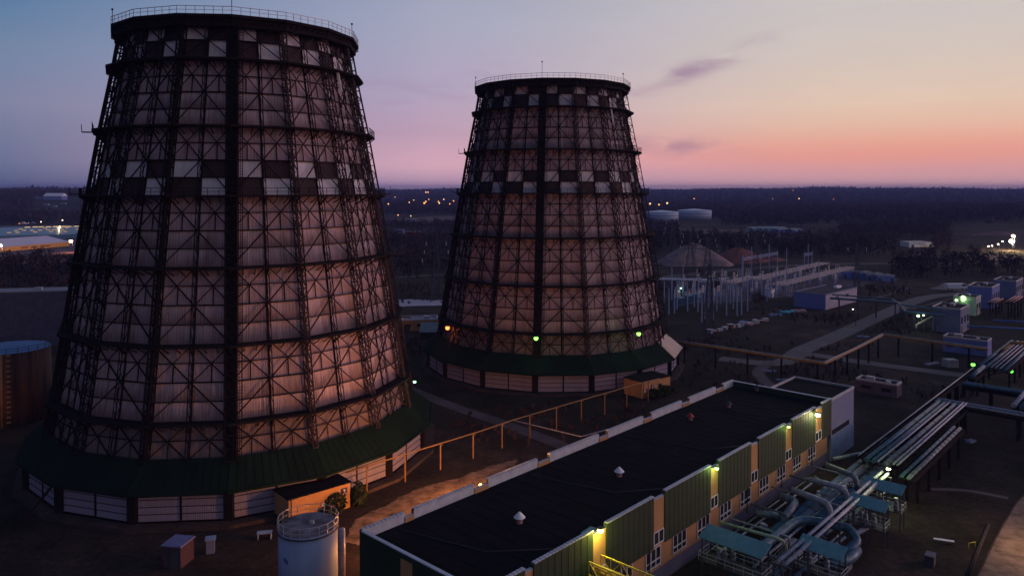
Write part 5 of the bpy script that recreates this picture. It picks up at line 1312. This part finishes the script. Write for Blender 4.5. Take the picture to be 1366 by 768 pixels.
def woods(name, xs, ys, hs, ntri, size, m):
    n = len(xs); z0 = height(xs, ys); zr = rng
    d_ = zr.normal(size=(n, ntri, 3)); d_ /= np.linalg.norm(d_, axis=2, keepdims=True); rad = zr.random((n, ntri, 1))**.5
    prof = d_*rad; c0 = np.empty((n, ntri, 3)); w_ = (hs*.34)[:, None]
    c0[..., 0] = xs[:, None]+prof[..., 0]*w_; c0[..., 1] = ys[:, None]+prof[..., 1]*w_
    c0[..., 2] = z0[:, None]+hs[:, None]*(.56+.42*prof[..., 2])
    tri = zr.normal(size=(n, ntri, 3, 3))*(size*hs[:, None, None, None]/10); tri[..., 2] *= 1.4
    # a trunk sliver for every tree
    P = (c0[:, :, None, :]+tri).reshape(-1, 3)
    tk = np.zeros((n, 3, 3)); tk[..., 0] = xs[:, None]; tk[..., 1] = ys[:, None]; tk[..., 2] = z0[:, None]
    tk[:, 0, 0] -= .25; tk[:, 1, 0] += .25; tk[:, 2, 2] += hs*.8
    P = np.concatenate([P, tk.reshape(-1, 3)]); nf_ = len(P)//3
    me_ = bpy.data.meshes.new(name); me_.vertices.add(len(P)); me_.vertices.foreach_set('co', P.ravel().astype(np.float32))
    me_.loops.add(len(P)); me_.loops.foreach_set('vertex_index', np.arange(len(P), dtype=np.int32))
    me_.polygons.add(nf_); me_.polygons.foreach_set('loop_start', np.arange(0, len(P), 3, dtype=np.int32)); me_.update(calc_edges=True)
    me_.materials.append(m); o = bpy.data.objects.new(name, me_); COL.objects.link(o); o['kind'] = 'stuff'; return o
xs, ys = tree_pts(13500, 250, 1100, -40, 38); k = keep(xs, ys); dens = np.sin(xs*.013)*np.cos(ys*.011)+rng.random(len(xs)) > -.35; k &= dens
xs, ys = xs[k], ys[k]; woods('woods', xs, ys, rng.uniform(5, 13, len(xs)), 34, .55, FOREST)
xs, ys = tree_pts(26000, 1100, 2700, -40, 38); k = keep(xs, ys); xs, ys = xs[k], ys[k]; woods('woods', xs, ys, rng.uniform(8, 17, len(xs)), 12, 1.3, FOREST)
xs, ys = tree_pts(26000, 2700, 6500, -40, 38); woods('woods', xs, ys, rng.uniform(11, 20, len(xs)), 6, 2.8, FOREST)
gx, gy = tree_pts(26000, 150, 560, -38, 40); w_ = gy*cos(PITCH)+H*sin(PITCH); GX = 683+F*gx/w_; GY = CYP-F*(gy*sin(PITCH)-H*cos(PITCH))/w_
k = (np.sin(gx*.05+1)*np.cos(gy*.043)+.5*np.sin(gx*.13)*np.sin(gy*.11)+rng.random(len(gx))*.9 > .75)
roads = [([(1366,386),(1290,391),(1235,397),(1190,414),(1120,446),(1072,466),(1038,484),(960,478)],10),([(1030,481),(1012,495),(1034,520)],6),([(1060,470),(1180,487),(1290,501)],8),([(870,372),(1000,358),(1366,351)],14),([(545,518),(690,571),(770,602)],6),([(1240,652),(1345,664)],4),([(1480,650),(1374,700),(1346,768),(1325,830)],12),([(505,428),(600,420)],6),([(530,370),(600,366)],10)]
for pts_, wd_ in roads:
    for i in range(len(pts_)-1):
        a_, b_ = np.array(at(*pts_[i])[:2]), np.array(at(*pts_[i+1])[:2]); ab = b_-a_
        tt = np.clip(((gx-a_[0])*ab[0]+(gy-a_[1])*ab[1])/(ab@ab), 0, 1); k &= np.hypot(gx-a_[0]-tt*ab[0], gy-a_[1]-tt*ab[1]) > wd_/2
for bx_ in ((-200,150,300,640),(885,348,1160,412),(1040,380,1160,420),(1215,360,1400,470)):
    k &= ~((GX > bx_[0]) & (GX < bx_[2]) & (GY > bx_[1]) & (GY < bx_[3]))
for c_ in ((157.7*sin(az1),157.7*cos(az1)),(221*sin(az2),221*cos(az2))): k &= np.hypot(gx-c_[0], gy-c_[1]) > 41
bt_ = (Ba[0]-gx)*E1[0]+(Ba[1]-gy)*E1[1]; bb_ = (Ba[0]-gx)*E2[0]+(Ba[1]-gy)*E2[1]; k &= ~((bt_ > -30) & (bt_ < LEN+5) & (bb_ > -36) & (bb_ < WID+4)); k &= ~((bb_ < -10) & (bb_ > -36) & (bt_ < 0) & (bt_ > -95))
gx, gy = gx[k], gy[k]; woods('scrub', gx, gy, rng.uniform(.3, 1.5, len(gx))**1.3+.2, 14, 1.5, TWIG)
# single trees one can tell apart
def bare_tree(x, y, h, label, m=TWIG, seed=0, group='bare trees around the plant', wide=.36):
    rs = np.random.default_rng(seed); p = np.array(at(x, y)); t = thing('bare_tree', p, label, 'tree', group); b = MB(); tips = []
    b.tube([p, p+np.array([.1,0,h*.4]), p+np.array([0,.1,h*.75])], h*.018, 6)
    for i in range(16):
        a = rs.uniform(0, 2*pi); s_ = p+np.array([0,0,h*rs.uniform(.22,.7)]); q = s_+np.array([cos(a)*h*wide*.7, sin(a)*h*wide*.7, h*rs.uniform(.12,.3)]); b.beam(s_, q, h*.010); tips.append((s_, q))
        for k_ in range(3): r_ = s_+(q-s_)*rs.uniform(.4,1); w_ = r_+rs.normal(size=3)*h*.09+np.array([0,0,h*.06]); b.beam(r_, w_, h*.005); tips.append((r_, w_))
    b.build('trunk', BARK, t); b = MB()
    for i in range(900):
        s_, q = tips[rs.integers(len(tips))]; c0 = s_+(q-s_)*rs.uniform(.3,1.15)+rs.normal(size=3)*h*.05; d1 = rs.normal(size=3); d1 /= np.linalg.norm(d1); d1[2] = abs(d1[2]); d2 = np.cross(d1, rs.normal(size=3)); d2 /= np.linalg.norm(d2)
        b.face([c0, c0+d1*h*.07+d2*h*.004, c0+d1*h*.072-d2*h*.012])
    b.build('crown', m, t); return t
bt = [(52,347,9,'bushy bare tree in front of the long ochre-walled building, left one'),(68,346,8,'bushy bare tree in front of the long ochre-walled building, right one'),(562,345,15,'tall reddish bare tree between the two cooling towers'),(545,355,11,'bare tree left of the reddish one between the towers'),(600,350,12,'bare tree close to the left side of the farther tower'),(955,392,8,'bare tree inside the substation'),(915,378,7,'dark thicket tree under the sand mound'),(935,376,7,'dark thicket tree right under the sand mound peak'),(1008,412,8,'reddish bare tree at the near edge of the substation'),(1016,409,7,'smaller reddish bare tree at the substation edge'),(1320,306,15,'reddish bare tree on the far bank above the excavation'),(1300,352,14,'dark tree left of the far excavation road'),(1160,395,6,'low bare tree right of the blue box building'),(1240,352,13,'bare tree at the far edge of the yard'),(1200,356,12,'bare tree beyond the transformer houses'),(1096,349,12,'bare tree behind the busbar decks')]
for i,(x,y,h_,lb) in enumerate(bt): bare_tree(x,y,h_,lb,TWIG,i,None)

# ------------------------------------------------------------------ air
b = MB(); b.hexa([(-9000,-300,-1.5),(9000,-300,-1.5),(9000,13000,-1.5),(-9000,13000,-1.5),(-9000,-300,100),(9000,-300,100),(9000,13000,100),(-9000,13000,100)])
hz = b.build('haze', []); 
hm = bpy.data.materials.new('haze_air'); hm.use_nodes = True; nt = hm.node_tree
for n in list(nt.nodes): nt.nodes.remove(n)
vo = nt.nodes.new('ShaderNodeVolumePrincipled'); vo.inputs['Color'].default_value = (.34,.42,.95,1); vo.inputs['Density'].default_value = 1.1e-4; vo.inputs['Anisotropy'].default_value = 0.0
mo = nt.nodes.new('ShaderNodeOutputMaterial'); nt.links.new(vo.outputs[0], mo.inputs['Volume'])
hz.data.materials.append(hm); hz['kind'] = 'stuff'
for o in bpy.data.objects:
    if '_o' in o: del o['_o']
